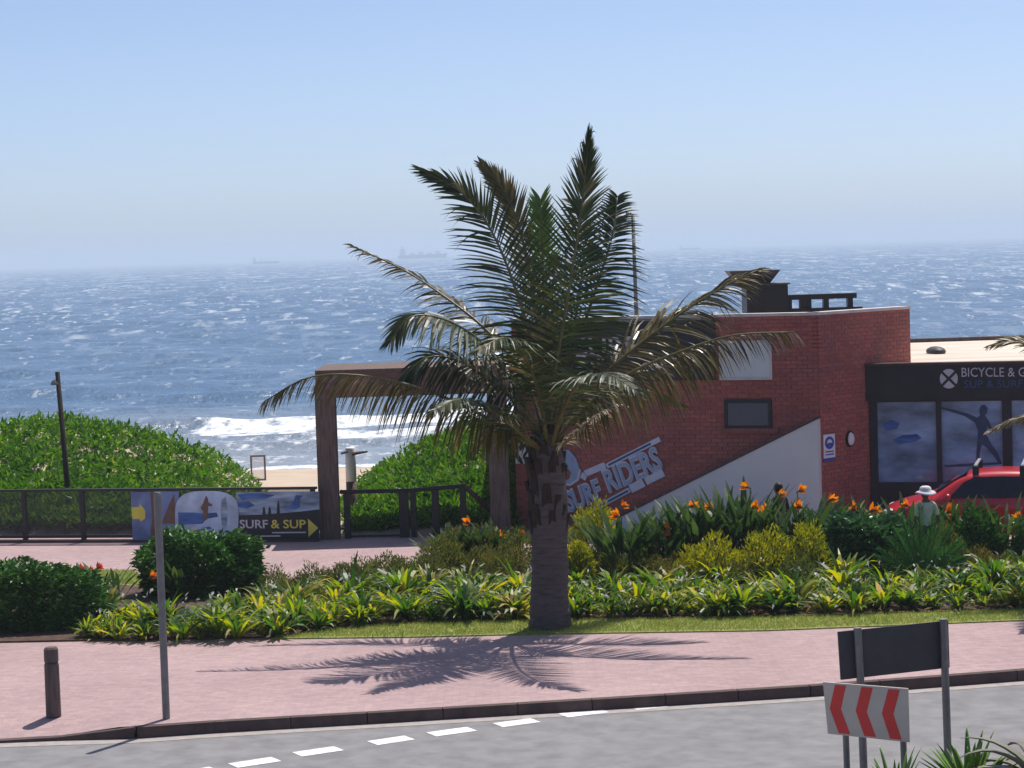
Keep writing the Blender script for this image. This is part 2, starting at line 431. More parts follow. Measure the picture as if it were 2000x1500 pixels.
class MB:
    """collects shapes in world coordinates and links them as ONE mesh object"""
    def __init__(s):
        s.v, s.f = [], []
    def add(s, vs, fs):
        k = len(s.v)
        s.v += [tuple(p) for p in vs]
        s.f += [tuple(i + k for i in q) for q in fs]
        return s
    def box(s, x0, x1, y0, y1, z0, z1):
        return s.hexa([(x0, y0, z0), (x1, y0, z0), (x1, y1, z0), (x0, y1, z0), (x0, y0, z1), (x1, y0, z1), (x1, y1, z1), (x0, y1, z1)])
    def hexa(s, p):
        return s.add(p, [(0, 3, 2, 1), (4, 5, 6, 7), (0, 1, 5, 4), (1, 2, 6, 5), (2, 3, 7, 6), (3, 0, 4, 7)])
    def obox(s, c, ax, ay, az):
        c = Vector(c)
        return s.hexa([c + ax * a + ay * b_ + az * d for d in (-1, 1) for a, b_ in ((-1, -1), (1, -1), (1, 1), (-1, 1))])
    def prism(s, poly, off):
        off = Vector(off)
        n = len(poly)
        vs = [Vector(p) for p in poly] + [Vector(p) + off for p in poly]
        fs = [tuple(range(n)), tuple(range(2 * n - 1, n - 1, -1))]
        fs += [(i, i + n, (i + 1) % n + n, (i + 1) % n) for i in range(n)]
        return s.add(vs, fs)
    def tube(s, pts, rad, n=8, caps=True):
        pts = [Vector(p) for p in pts]
        if not isinstance(rad, (list, tuple)):
            rad = [rad] * len(pts)
        vs, fs = [], []
        up = Vector((0.13, 0.21, 1))
        for i, p in enumerate(pts):
            t = (pts[min(i + 1, len(pts) - 1)] - pts[max(i - 1, 0)]).normalized()
            a = t.cross(up)
            if a.length < 0.05: a = t.cross(Vector((1, 0, 0)))
            a.normalize(); c = t.cross(a)
            for k in range(n):
                w = 2 * math.pi * k / n
                vs.append(p + (a * math.cos(w) + c * math.sin(w)) * rad[i])
        for i in range(len(pts) - 1):
            for k in range(n):
                fs.append((i * n + k, i * n + (k + 1) % n, (i + 1) * n + (k + 1) % n, (i + 1) * n + k))
        if caps:
            fs.append(tuple(range(n - 1, -1, -1)))
            fs.append(tuple(range((len(pts) - 1) * n, len(pts) * n)))
        return s.add(vs, fs)
    def lathe(s, prof, c, n=16, axis=None):
        c = Vector(c)
        vs, fs = [], []
        for r, z in prof:
            for k in range(n):
                w = 2 * math.pi * k / n
                vs.append(c + Vector((r * math.cos(w), r * math.sin(w), z)))
        for i in range(len(prof) - 1):
            for k in range(n):
                fs.append((i * n + k, i * n + (k + 1) % n, (i + 1) * n + (k + 1) % n, (i + 1) * n + k))
        fs.append(tuple(range(n - 1, -1, -1)))
        fs.append(tuple(range((len(prof) - 1) * n, len(prof) * n)))
        return s.add(vs, fs)
    def ellipsoid(s, c, r, n=12, mrows=8):
        c = Vector(c)
        prof = [(math.sin(math.pi * (k + 0.02) / (mrows + 0.04)), -math.cos(math.pi * (k + 0.02) / (mrows + 0.04))) for k in range(mrows + 1)]
        vs, fs = [], []
        for q, z in prof:
            for k in range(n):
                w = 2 * math.pi * k / n
                vs.append(c + Vector((r[0] * q * math.cos(w), r[1] * q * math.sin(w), r[2] * z)))
        for i in range(mrows):
            for k in range(n):
                fs.append((i * n + k, i * n + (k + 1) % n, (i + 1) * n + (k + 1) % n, (i + 1) * n + k))
        fs.append(tuple(range(n - 1, -1, -1)))
        fs.append(tuple(range(mrows * n, (mrows + 1) * n)))
        return s.add(vs, fs)
    def strip(s, pts, widths, side):
        """flat blade along pts; side: vector or list of vectors"""
        vs, fs = [], []
        for i, p in enumerate(pts):
            w = side[i] if isinstance(side, list) else side
            vs += [Vector(p) - w * widths[i] / 2, Vector(p) + w * widths[i] / 2]
        for i in range(len(pts) - 1):
            fs.append((2 * i, 2 * i + 1, 2 * i + 3, 2 * i + 2))
        return s.add(vs, fs)
    def build(s, name, material, parent=None, loc=(0, 0, 0), smooth=False):
        org = ORG.get(parent, Vector()) if parent is not None else Vector(loc)
        me = bpy.data.meshes.new(name)
        me.from_pydata([(p[0] - org.x, p[1] - org.y, p[2] - org.z) for p in s.v], [], s.f)
        if smooth:
            me.polygons.foreach_set('use_smooth', [True] * len(me.polygons))
        me.update()
        return link_mesh(name, me, material, parent, loc)

def np_mesh(name, V, F, material, parent=None, loc=(0, 0, 0), smooth=False):
    org = ORG.get(parent, Vector()) if parent is not None else Vector(loc)
    me = bpy.data.meshes.new(name)
    me.from_pydata((V - np.array(org)).tolist(), [], F.tolist())
    if smooth:
        me.polygons.foreach_set('use_smooth', [True] * len(me.polygons))
    me.update()
    return link_mesh(name, me, material, parent, loc)

def norm(a):
    return a / np.maximum(np.linalg.norm(a, axis=-1, keepdims=True), 1e-9)
def leaf_cloud(C, D, L, W, fold=0.25):
    """C bases, D directions, L lengths, W widths -> folded pointed leaves of two faces"""
    n = len(C)
    D = norm(D)
    ref = norm(rng.normal(size=(n, 3)) + np.array([0, 0, 1.2]))
    side = norm(np.cross(D, ref))
    nrm = np.cross(side, D)
    L = np.broadcast_to(L, (n,))[:, None]; W = np.broadcast_to(W, (n,))[:, None]
    mid = C + D * L * 0.48
    V = np.empty((n, 4, 3))
    V[:, 0] = C
    V[:, 1] = mid - side * W * 0.5 + nrm * W * fold
    V[:, 2] = C + D * L - nrm * L * 0.10
    V[:, 3] = mid + side * W * 0.5 + nrm * W * fold
    base = np.arange(n)[:, None] * 4
    F = np.concatenate([base + np.array([0, 1, 2]), base + np.array([0, 2, 3])])
    return V.reshape(-1, 3), F

def catmull(P, n):
    P = [Vector(p) for p in P]
    Q = [P[0] * 2 - P[1]] + P + [P[-1] * 2 - P[-2]]
    out = []
    segs = len(P) - 1
    for k in range(n):
        u = k / (n - 1) * segs
        i = min(int(u), segs - 1)
        t = u - i
        a, b_, c, d = Q[i], Q[i + 1], Q[i + 2], Q[i + 3]
        out.append(0.5 * ((2 * b_) + (c - a) * t + (2 * a - 5 * b_ + 4 * c - d) * t * t + (3 * b_ - a - 3 * c + d) * t ** 3))
    return out

def text_part(s, p0, p1, height, off, material, parent, name='lettering', thick=0.01, bevel=0.0, shear=0.0):
    """lettering whose baseline runs from p0 to p1, HEIGHT tall, on a wall that faces -Y"""
    cu = bpy.data.curves.new(name, 'FONT')
    cu.body = s
    cu.size = 1.0
    cu.extrude = 0.5
    cu.offset = bevel
    cu.shear = shear
    tmp = bpy.data.objects.new(name, cu)
    COL.objects.link(tmp)
    dg = bpy.context.evaluated_depsgraph_get()
    me = bpy.data.meshes.new_from_object(tmp.evaluated_get(dg))
    bpy.data.objects.remove(tmp)
    co = np.empty(len(me.vertices) * 3); me.vertices.foreach_get('co', co); co = co.reshape(-1, 3)
    co[:, 0] = (co[:, 0] - co[:, 0].min()) / (co[:, 0].max() - co[:, 0].min())
    co[:, 1] = (co[:, 1] - co[:, 1].min()) / (co[:, 1].max() - co[:, 1].min())
    co[:, 2] = (co[:, 2] - co[:, 2].min()) / max(1e-6, co[:, 2].max() - co[:, 2].min())
    p0, p1 = Vector(p0), Vector(p1)
    ax = np.array(p1 - p0)
    up = np.array([0, 0, 1.0]) if abs(ax[2]) < 0.02 else np.array(Vector((-ax[2], 0, ax[0])).normalized())
    W = np.array(p0) + co[:, :1] * ax + co[:, 1:2] * up * height + co[:, 2:3] * np.array([0, -thick, 0]) + np.array([0, off, 0])
    W -= np.array(ORG.get(parent, Vector()))
    me.vertices.foreach_set('co', W.ravel()); me.update()
    me.materials.clear()
    return link_mesh(name, me, material, parent)

# ================================================================== THE SETTING
# ---- road
ROAD_Z = -0.14
road = MB()
road.add([(-70, -30, ROAD_Z), (70, -30, ROAD_Z), (70, 36, ROAD_Z), (-70, 36, ROAD_Z)], [(0, 1, 2, 3)])
road = tag(road.build('road', MT['asphalt']), 'grey asphalt road surface beside the kerb', None, None, 'structure')
def dash(px0, px1, pyl, pyr, w=0.30):
    a, c = grd(px0, pyl, ROAD_Z), grd(px1, pyr, ROAD_Z)
    d = (c - a).normalized(); n = Vector((-d.y, d.x, 0)) * w / 2
    q = [a - n, c - n, c + n, a + n]
    MB().add([(p.x, p.y, ROAD_Z + 0.005) for p in q], [(0, 1, 2, 3)]).build('lane_marking', MT['paint'], road)
for a in ((322, 420, 1520, 1502), (455, 540, 1496, 1483), (580, 662, 1474, 1462), (727, 800, 1452, 1441), (842, 922, 1435, 1424), (972, 1046, 1417, 1407), (1100, 1180, 1398, 1388), (1236, 1298, 1383, 1377)):
    dash(*a)

# ---- pavement with its kerb
E = [(-900, 1478, 1), (-300, 1456, 1), (0, 1444, 1), (95, 1440, 1), (232, 1420, 0), (450, 1405, 0), (700, 1391, 0), (1000, 1373, 0), (1250, 1358, 0), (1600, 1336, 0), (2000, 1306, 0), (2400, 1274, 0), (3200, 1212, 0)]
EP = []
for px, py, low in E:
    p = grd(px, py, -0.118 if low else 0.0)
    EP.append(p)
EP = [Vector((-60, EP[0].y - 2.0, -0.118))] + EP + [Vector((60, EP[-1].y + 8, 0.0))]
def back_y(x):
    return float(np.interp(x, [-60, -16, -4.35, -4.1, 0.0, 0.3, 60], [64.5, 52.75, 49.5, 49.35, 49.3, 52.6, 52.6]))
EP = along_x = sorted(EP + [EP[0].lerp(EP[1], 0.7)], key=lambda p: p.x)
_xs = [p.x for p in EP]
for xx in (-16.0, -12.0, -8.0, -4.35, -4.1, -2.0, 0.0, 0.3):
    k = max(i for i in range(len(EP)) if EP[i].x < xx)
    a, c = EP[k], EP[k + 1]
    EP.insert(k + 1, a.lerp(c, (xx - a.x) / (c.x - a.x)))
pv = MB()
nE = len(EP)
vs = []
for p in EP:
    vs += [p, Vector((p.x, p.y + 0.9, 0.0)), Vector((p.x, back_y(p.x), 0.0))]
fs = []
for i in range(nE - 1):
    for k in range(2):
        fs.append((3 * i + k, 3 * i + 3 + k, 3 * i + 4 + k, 3 * i + 1 + k))
pv.add(vs, fs)
pavement = tag(pv.build('pavement', MT['paving']), 'pink brick paved promenade', None, None, 'structure')
kerb = thing('kerb', 'dark kerb of stone blocks along the road', None, (0, 0, 0), None, 'structure')
# resample the edge at 1 m
def along(P, step):
    out = [P[0]]; acc = 0.0
    for a, c in zip(P[:-1], P[1:]):
        L = (c - a).length; t = step - acc
        while t <= L:
            out.append(a + (c - a) * (t / L)); t += step
        acc = (acc + L) % step
    return out
KP = along([p for p in EP if abs(p.x) < 25], 1.0)
for i in range(len(KP) - 1):
    a, c = KP[i].copy(), KP[i + 1].copy()
    d = (c - a); d.z = 0; d.normalize()
    n = Vector((d.y, -d.x, 0))
    a2, c2 = a + d * 0.006, c - d * 0.006
    a2.z, c2.z = a.z + 0.006, c.z + 0.006
    A, C2 = a2 + n * 0.14, c2 + n * 0.14
    zb = ROAD_Z - 0.05
    lo = lambda p: Vector((p.x, p.y, zb))
    sl = n * 0.02
    MB().hexa([lo(A + sl), lo(C2 + sl), lo(c2), lo(a2), A, C2, c2, a2]).build('kerb_stone', MT['kerb'], kerb)
gut = MB()
gv = []
for p in KP:
    gv += [Vector((p.x, p.y - 0.165, ROAD_Z + 0.004)), Vector((p.x, p.y - 0.42, ROAD_Z + 0.004))]
gut.add(gv, [(2 * i, 2 * i + 1, 2 * i + 3, 2 * i + 2) for i in range(len(KP) - 1)])
tag(gut.build('gutter', MT['gutter']), 'pale concrete gutter strip along the kerb', None, None, 'structure')

# ---- flower bed soil, lawns
def sheet(name, pix, z, material, label, depth=0.0):
    pts = [grd(px, py, 0) for px, py in pix]
    mb = MB()
    n = len(pts)
    top = [(p.x, p.y, z) for p in pts]
    mb.add(top + [(p.x, p.y, -0.05) for p in pts], [tuple(range(n))] + [(i, i + n, (i + 1) % n + n, (i + 1) % n) for i in range(n)])
    o = mb.build(name, material)
    bm = bmesh.new(); bm.from_mesh(o.data); bmesh.ops.triangulate(bm, faces=[f for f in bm.faces if len(f.verts) > 4]); bmesh.ops.recalc_face_normals(bm, faces=bm.faces); bm.to_mesh(o.data); bm.free()
    return tag(o, label, None, None, 'structure')
BED = [(-500, 1268), (0, 1256), (150, 1253), (400, 1249), (540, 1246), (640, 1232), (760, 1221), (1000, 1213), (1500, 1207), (2000, 1192), (2500, 1176),
       (2500, 1050), (2000, 1092), (1600, 1078), (1200, 1086), (1000, 1088), (850, 1104), (690, 1128), (560, 1140), (300, 1150), (180, 1140), (0, 1143), (-500, 1160)]
sheet('flower_bed', BED, 0.03, MT['soil'], 'brown soil of the planted bed')
LAWN1 = [(530, 1249), (800, 1246), (1000, 1241), (1500, 1233), (2000, 1213), (2500, 1194), (2500, 1177), (2000, 1193), (1500, 1208), (1000, 1214), (760, 1222), (640, 1233), (541, 1247)]
sheet('lawn', LAWN1, 0.02, MT['turf'], 'narrow strip of mown lawn in front of the planted bed')
LAWN2 = [(-500, 1159), (0, 1142), (180, 1139), (300, 1149), (262, 1116), (0, 1116), (-500, 1134)]
sheet('lawn', LAWN2, 0.02, MT['turf'], 'patch of mown lawn behind the clipped hedge')
def grass_on(pix, n, hgt):
    P = [grd(px, py) for px, py in pix]
    xs = [p.x for p in P]; ys = [p.y for p in P]
    C = []
    while len(C) < n:
        q = rng.uniform((min(xs), min(ys)), (max(xs), max(ys)), (4000, 2))
        ins = np.zeros(len(q), bool)
        for i in range(len(P)):
            a, c = P[i], P[i - 1]
            cond = ((a.y > q[:, 1]) != (c.y > q[:, 1])) & (q[:, 0] < (c.x - a.x) * (q[:, 1] - a.y) / (c.y - a.y + 1e-12) + a.x)
            ins ^= cond
        C += q[ins].tolist()
    C = np.array(C[:n]); C = np.c_[C, np.full(n, 0.018)]
    D = rng.normal(size=(n, 3)) * 0.45; D[:, 2] = 1
    return leaf_cloud(C, D, rng.uniform(hgt * 0.6, hgt * 1.3, n), 0.008)
V1, F1 = grass_on([(max(-100, min(2150, a)), c) for a, c in LAWN1], 26000, 0.05)
V2, F2 = grass_on([(max(-150, a), c) for a, c in LAWN2], 12000, 0.05)
tag(np_mesh('grass', V1, F1, MT['grass']), 'short green grass of the lawn strip', 'grass', None, 'stuff')
tag(np_mesh('grass', V2, F2, MT['grass']), 'short green grass behind the hedge', 'grass', None, 'stuff')

# ---- beach and dunes: one terrain
def prof(px_list, Y):
    P = [at(px, py, Y) for px, py in px_list]
    return np.array([p.x for p in P]), np.array([p.z for p in P])
DL = prof([(-900, 900), (-400, 868), (-150, 866), (0, 861), (70, 857), (130, 856), (190, 862), (240, 876), (300, 896), (360, 921), (415, 952), (450, 985), (490, 1050)], 58)
DR = prof([(560, 1060), (640, 1030), (700, 975), (740, 945), (800, 914), (860, 886), (900, 872), (960, 855), (1040, 848), (1200, 850), (1500, 900)], 58)
def smooth(t):
    t = np.clip(t, 0, 1); return t * t * (3 - 2 * t)
def base_z(Y):
    return np.interp(Y, [48.9, 52, 54, 60, 75, 88, 97, 104, 115, 140], [-0.05, -0.10, -0.25, -0.9, -2.2, -2.85, -3.2, -3.5, -4.2, -6])
def terrain(X, Y):
    zb = base_z(Y)
    rl = np.interp(X, DL[0], DL[1], left=DL[1][0], right=-9)
    rr = np.interp(X, DR[0], DR[1], left=-9, right=DR[1][-1])
    ridge = np.maximum(rl, rr)
    ys0 = np.interp(X, [-60, -16, -4.35, -4.1, 0.0, 0.3], [64.6, 52.85, 49.65, 49.45, 49.4, 52.6])
    f = smooth((Y - ys0) / (58 - ys0 + 1e-6)) * (1 - smooth((Y - 59.5) / 14.0))
    f = np.where(Y < 58, np.clip((Y - ys0) / (58 - ys0 + 1e-6), 0, 1) ** 0.8, f)
    front = np.where(Y > ys0, 0.05, -0.2)
    dune = np.where(Y < 58, front + (ridge - front) * f, base_z(Y) + (ridge - base_z(Y)) * f)
    lump = 0.16 * np.sin(X * 2.1 + 0.7 * Y) * np.sin(Y * 1.7 + 0.4 * X) + 0.10 * np.sin(X * 4.7 - Y * 3.1) + 0.08 * np.sin(X * 7.9 + 1.3 + 2.1 * Y) * np.sin(Y * 4.3 - 1.9 * X)
    has = np.clip((ridge - zb) / 1.2, 0, 1)
    return np.where(ridge > zb, np.maximum(zb, dune + lump * has * f), zb), np.where((ridge > zb + 0.1) & (dune > zb + 0.05) & (Y > ys0 + 0.05), has, 0)
xs = np.concatenate([np.linspace(-70, -16, 40), np.linspace(-15.6, 6, 110), np.linspace(6.6, 70, 40)])
ys = np.concatenate([np.linspace(49.0, 76, 100), np.linspace(77, 140, 45)])
XX, YY = np.meshgrid(xs, ys)
ZZ, HAS = terrain(XX, YY)
V = np.stack([XX, YY, ZZ], -1).reshape(-1, 3)
nx = len(xs)
ii = (np.arange(len(ys) - 1)[:, None] * nx + np.arange(nx - 1)).ravel()
F = np.stack([ii, ii + 1, ii + nx + 1, ii + nx], -1)
tag(np_mesh('beach', V, F, MT['sand'], smooth=True), 'pale sand of the beach and its dunes', None, None, 'structure')
def dune_cover(x0, x1, n):
    X = rng.uniform(x0, x1, n * 3); Y = 49.6 + rng.beta(1.25, 1.9, n * 3) * 16
    nf = n
    ys_ = np.interp(X, [-60, -16, -4.35, -4.1, 0.0, 0.3], [64.6, 52.85, 49.65, 49.45, 49.4, 52.6])
    Y[:nf] = ys_[:nf] + 0.08 + rng.random(nf) ** 1.3 * 3.0
    pm = rng.permutation(len(X)); X, Y = X[pm], Y[pm]
    Z, H = terrain(X, Y)
    k = H > rng.uniform(0.01, 0.25, n * 3)
    X, Y, Z = X[k][:n], Y[k][:n], Z[k][:n]
    clump = 0.5 + 0.5 * np.sin(X * 3.3 + 2 * np.sin(Y * 1.9)) * np.sin(Y * 2.7 + X)
    C = np.stack([X, Y, Z + rng.uniform(0, 0.10, len(X)) + 0.26 * clump * rng.uniform(0.3, 1, len(X))], -1)
    D = rng.normal(size=C.shape) * 0.8; D[:, 2] += 0.55
    return leaf_cloud(C, D, rng.uniform(0.10, 0.27, len(X)), rng.uniform(0.05, 0.12, len(X)))
V, F = dune_cover(-16.5, -5.5, 38000)
tag(np_mesh('dune_plants', V, F, MT['dune_leaf']), 'green leafy creeper covering the dune behind the tinted fence', 'creeper', None, 'stuff')
V, F = dune_cover(-4.6, 3.0, 30000)
tag(np_mesh('dune_plants', V, F, MT['dune_leaf']), 'green leafy creeper covering the dune beside the brick building', 'creeper', None, 'stuff')

# ---- sea
SEA_Z = -3.5
yr = [99.0]
while yr[-1] < 26000:
    y = yr[-1]
    yr.append(y + (0.35 if y < 140 else max(0.35, 0.0052 * y)))
yr = np.array(yr)
s1 = np.linspace(-0.27, 0.27, 230)
s2 = np.array([0.30, 0.36, 0.45, 0.6, 0.85, 1.2])
sx = np.concatenate([-s2[::-1], s1, s2])
X = sx[None, :] * np.maximum(yr, 99.0)[:, None]
Y = np.repeat(yr[:, None], len(sx), 1)
Z = np.zeros_like(X)
dyr = np.gradient(yr)[:, None]; dxr = (yr * (s1[1] - s1[0]))[:, None]
for k in range(34):
    wl = 2.6 * 1.085 ** k if k < 26 else rng.uniform(10, 26)
    ang = rng.normal(math.pi / 2 + 0.25, 0.55)
    kx, ky = math.cos(ang) * 2 * math.pi / wl, math.sin(ang) * 2 * math.pi / wl
    amp = 0.006 * wl ** 0.85
    lx, ly = 2 * math.pi / max(abs(kx), 1e-4), 2 * math.pi / max(abs(ky), 1e-4)
    fade = np.clip((lx / dxr - 2.5) / 2, 0, 1) * np.clip((ly / dyr - 2.5) / 2, 0, 1)
    ph = kx * X + ky * Y + rng.uniform(0, 6.28)
    Z += amp * fade * (np.sin(ph) + 0.22 * np.sin(2 * ph + 1.2))
shore = np.clip((Y - 103) / 45, 0, 1)
Z *= 0.25 + 0.75 * shore
foam = np.zeros_like(X)
def breaker(yc, A, wf, wb, x0, x1, fo, ff, wig, seed):
    """a wave crest along x at depth yc; foam runs FF metres down its front between x0 and x1"""
    global Z, foam
    yy = yc + wig * np.sin(X * 0.11 + seed) + 0.5 * wig * np.sin(X * 0.31 + 2 * seed)
    d = Y - yy
    Z = Z + A * np.where(d < 0, np.exp(-(d / wf) ** 2), np.exp(-(d / wb) ** 2)) * (0.85 + 0.15 * np.sin(X * 0.23 + seed))
    on = np.clip((X - x0) / 2.0, 0, 1) * np.clip((x1 - X) / 2.0, 0, 1)
    f2 = ff * (1 + 0.3 * np.sin(X * 0.37 + seed * 3))
    foam = np.maximum(foam, fo * on * np.where(d < 0, np.exp(-(d / f2) ** 6), np.exp(-(d / 0.6) ** 2)))
    foam = np.maximum(foam, (fo - 0.22) * on * np.exp(-((d + 0.5) / 0.5) ** 2))
breaker(131.5, 0.62, 1.6, 6, -19.0, 60, 0.86, 5.2, 0.4, 0.4)
breaker(121.0, 0.42, 1.1, 3.5, -11.8, 60, 0.80, 2.6, 0.4, 1.9)
breaker(123.6, 0.05, 1.0, 3, -24, -8.0, 0.74, 1.1, 0.3, 2.4)
breaker(116.6, 0.22, 0.8, 2.5, -12.6, -9.4, 0.75, 1.0, 0.3, 3.0)
breaker(139.0, 0.30, 1.8, 6, -34, -27.5, 0.66, 1.5, 0.5, 0.9)
breaker(147.0, 0.32, 2, 7, 400, 401, 0, 1, 0.8, 4.0)
breaker(112.0, 0.12, 0.8, 2.5, 400, 401, 0, 1, 0.4, 5.0)
foam = np.maximum(foam, 0.36 * np.exp(-((Y - 122) / 10) ** 4) * (0.7 + 0.3 * np.clip((X + 30) / 14, 0, 1)))
sw = 104.2 + 0.5 * np.sin(X * 0.21) + 0.25 * np.sin(X * 0.63 + 1)
foam = np.maximum(foam, 0.95 * np.exp(-((Y - sw) / 0.7) ** 2))
foam = np.maximum(foam, 0.40 * np.exp(-((Y - 108.5) / 2.5) ** 2))
V = np.stack([X, Y, SEA_Z + Z], -1).reshape(-1, 3)
nx = len(sx)
ii = (np.arange(len(yr) - 1)[:, None] * nx + np.arange(nx - 1)).ravel()
F = np.stack([ii, ii + 1, ii + nx + 1, ii + nx], -1)
seao = np_mesh('sea', V, F, MT['sea'], smooth=True)
fa = seao.data.attributes.new('foam', 'FLOAT', 'POINT')
fa.data.foreach_set('value', foam.ravel().astype(np.float32))
sa = seao.data.attributes.new('shallow', 'FLOAT', 'POINT')
sa.data.foreach_set('value', np.clip((152 - Y) / 44, 0, 1).ravel().astype(np.float32))
tag(seao, 'choppy blue sea with white caps, painted sun glitter and breaking surf', None, None, 'structure')

# ---- ships on the horizon
def ship(px, py, wpx, Y, label, kind):
    p = at(px, py, Y)
    L = wpx * sc(Y)
    t = thing('cargo_ship', label, 'ship', (p.x, Y, SEA_Z), 'ships at anchor on the horizon')
    h = 0.075 * L
    hull = [(-0.5, 0.15), (-0.47, 0), (0.47, 0), (0.5, 1.25), (0.42, 1.05), (-0.48, 0.95)]
    MB().prism([(p.x + a * L, Y - L * 0.07, SEA_Z + c * h) for a, c in hull], (0, L * 0.14, 0)).build('hull', MT['hull'], t)
    bx = -0.40 if kind else -0.43
    MB().box(p.x + (bx - 0.05) * L, p.x + (bx + 0.06) * L, Y - L * 0.06, Y + L * 0.06, SEA_Z + 0.9 * h, SEA_Z + 2.6 * h).build('deckhouse', MT['deckhouse'], t)
    MB().tube([(p.x + bx * L, Y, SEA_Z + 2.5 * h), (p.x + bx * L, Y, SEA_Z + 3.3 * h)], L * 0.012, 6).build('funnel', MT['hull'], t)
    for k in range(4 if kind else 3):
        x = p.x + (-0.2 + 0.17 * k) * L
        if kind == 1:
            MB().box(x - 0.05 * L, x + 0.05 * L, Y - L * 0.05, Y + L * 0.05, SEA_Z + 0.9 * h, SEA_Z + (1.5 + 0.3 * (k % 2)) * h).build('hatch_cover', MT['deckhouse'], t)
        else:
            MB().tube([(x, Y, SEA_Z + 0.9 * h), (x, Y, SEA_Z + 2.1 * h), (x + 0.08 * L, Y, SEA_Z + 2.0 * h)], L * 0.008, 6).build('deck_crane', MT['hull'], t)
ship(519, 500, 52, 5000, 'short hazy ship above the beach sign', 0)
ship(825, 496, 98, 5200, 'long hazy ship beside the palm fronds', 1)
ship(1347, 478, 40, 5600, 'faint hazy ship beyond the flat roofed brick building', 0)

# ================================================================== WALL FRAME (a vertical plane with its own u, z, and distance out)
class Wall:
    def __init__(s, P0, P1):
        s.p0 = Vector((P0[0], P0[1], 0)); p1 = Vector((P1[0], P1[1], 0))
        s.len = (p1 - s.p0).length
        s.u = (p1 - s.p0).normalized()
        s.n = Vector((s.u.y, -s.u.x, 0))            # out, towards the street
    def uz(s, px, py):
        d = ray(px, py)
        p = EYE + d * ((s.p0 - EYE).dot(s.n) / d.dot(s.n))
        return (p - s.p0).dot(s.u), p.z
    def P(s, u, z, d=0.0):
        return s.p0 + s.u * u + s.n * d + Vector((0, 0, z))
    def box(s, mb, u0, u1, z0, z1, d0, d1):
        P = s.P
        return mb.hexa([P(u0, z0, d1), P(u1, z0, d1), P(u1, z0, d0), P(u0, z0, d0), P(u0, z1, d1), P(u1, z1, d1), P(u1, z1, d0), P(u0, z1, d0)])
    def prect(s, px0, py0, px1, py1):
        a = s.uz((px0 + px1) / 2, (py0 + py1) / 2)
        l, r = s.uz(px0, (py0 + py1) / 2), s.uz(px1, (py0 + py1) / 2)
        t, b_ = s.uz((px0 + px1) / 2, py0), s.uz((px0 + px1) / 2, py1)
        return l[0], r[0], b_[1], t[1]
    def poly(s, mb, pix, d0, d1):
        q = [s.uz(*p) for p in pix]
        return mb.prism([s.P(u, z, d0) for u, z in q], s.n * (d1 - d0))
    def text(s, body, px0, py0, px1, py1, cap_px, d, material, parent, name='lettering', thick=0.012, bevel=0.0, shear=0.0):
        a, c = s.uz(px0, py0), s.uz(px1, py1)
        p0, p1 = s.P(a[0], a[1], d), s.P(c[0], c[1], d)
        return wall_text(body, p0, p1, cap_px * sc(p0.y), s.n, material, parent, name, thick, bevel, shear)
def wall_text(body, p0, p1, height, n, material, parent, name, thick, bevel=0.0, shear=0.0):
    cu = bpy.data.curves.new(name, 'FONT')
    cu.body = body
    cu.extrude = 0.5
    cu.offset = bevel
    cu.shear = shear
    cu.resolution_u = 3
    tmp = bpy.data.objects.new(name, cu)
    COL.objects.link(tmp)
    dg = bpy.context.evaluated_depsgraph_get()
    me = bpy.data.meshes.new_from_object(tmp.evaluated_get(dg))
    bpy.data.objects.remove(tmp)
    co = np.empty(len(me.vertices) * 3); me.vertices.foreach_get('co', co); co = co.reshape(-1, 3)
    lo, hi = co.min(0), co.max(0)
    co = (co - lo) / np.maximum(hi - lo, 1e-6)
    ax = np.array(p1 - p0); up = np.array(n.cross(p1 - p0).normalized()); nn = np.array(n)
    W = np.array(p0) + co[:, :1] * ax + co[:, 1:2] * up * height + co[:, 2:3] * nn * thick
    W -= np.array(ORG.get(parent, Vector()))
    me.vertices.foreach_set('co', W.ravel()); me.update()
    me.materials.clear()
    return link_mesh(name, me, material, parent)

# ================================================================== BRICK BUILDING
CL, CC, CRT = (0.02, 49.7), (6.31, 47.35), (8.62, 49.7)
ZT = at(1600, 614, 47.35).z
WL, WR = Wall(CL, CC), Wall(CC, CRT)
bld = thing('brick_building', 'red face-brick beach building with flat roof and slanted white wing wall', 'building', (CC[0], CC[1], 0))
core = [CL, CC, CRT, (8.62, 57.5), (0.02, 57.5)]
ZR = ZT - 0.75
MB().prism([(x, y, -0.3) for x, y in core][::-1], (0, 0, ZR + 0.3)).build('wall', MT['mortar'], bld)
for W in (WL, WR):
    mb = MB(); W.box(mb, 0.0 if W is WL else 0.1, W.len - (0.0 if W is WR else 0.1), ZR - 0.01, ZT - 0.02, -0.24, -0.001); mb.build('parapet', MT['mortar'], bld)
openL = [WL.prect(1405, 665, 1508, 742), WL.prect(1415, 780, 1508, 838)]
def lay_bricks(W, openings, u_min=0.0):
    out = []
    n = int(ZT / 0.085)
    for r in range(n):
        z0 = r * 0.085 + 0.006; z1 = z0 + 0.073
        u = -0.116 * (r % 2)
        while u < W.len:
            a, c = max(u, 0.0) + 0.005, min(u + 0.232, W.len) - 0.005
            u += 0.232
            if c - a < 0.03: continue
            for (o0, o1, p0, p1) in openings:
                if z1 > p0 and z0 < p1:
                    if a >= o0 - 0.02 and c <= o1 + 0.02: a = c; break
                    if a < o0 < c: c = o0 - 0.004
                    if a < o1 < c: a = o1 + 0.004
            if c - a > 0.03:
                out.append((a, c, z0, z1))
    return out
fullmesh = None
stuff = MB()
near = []
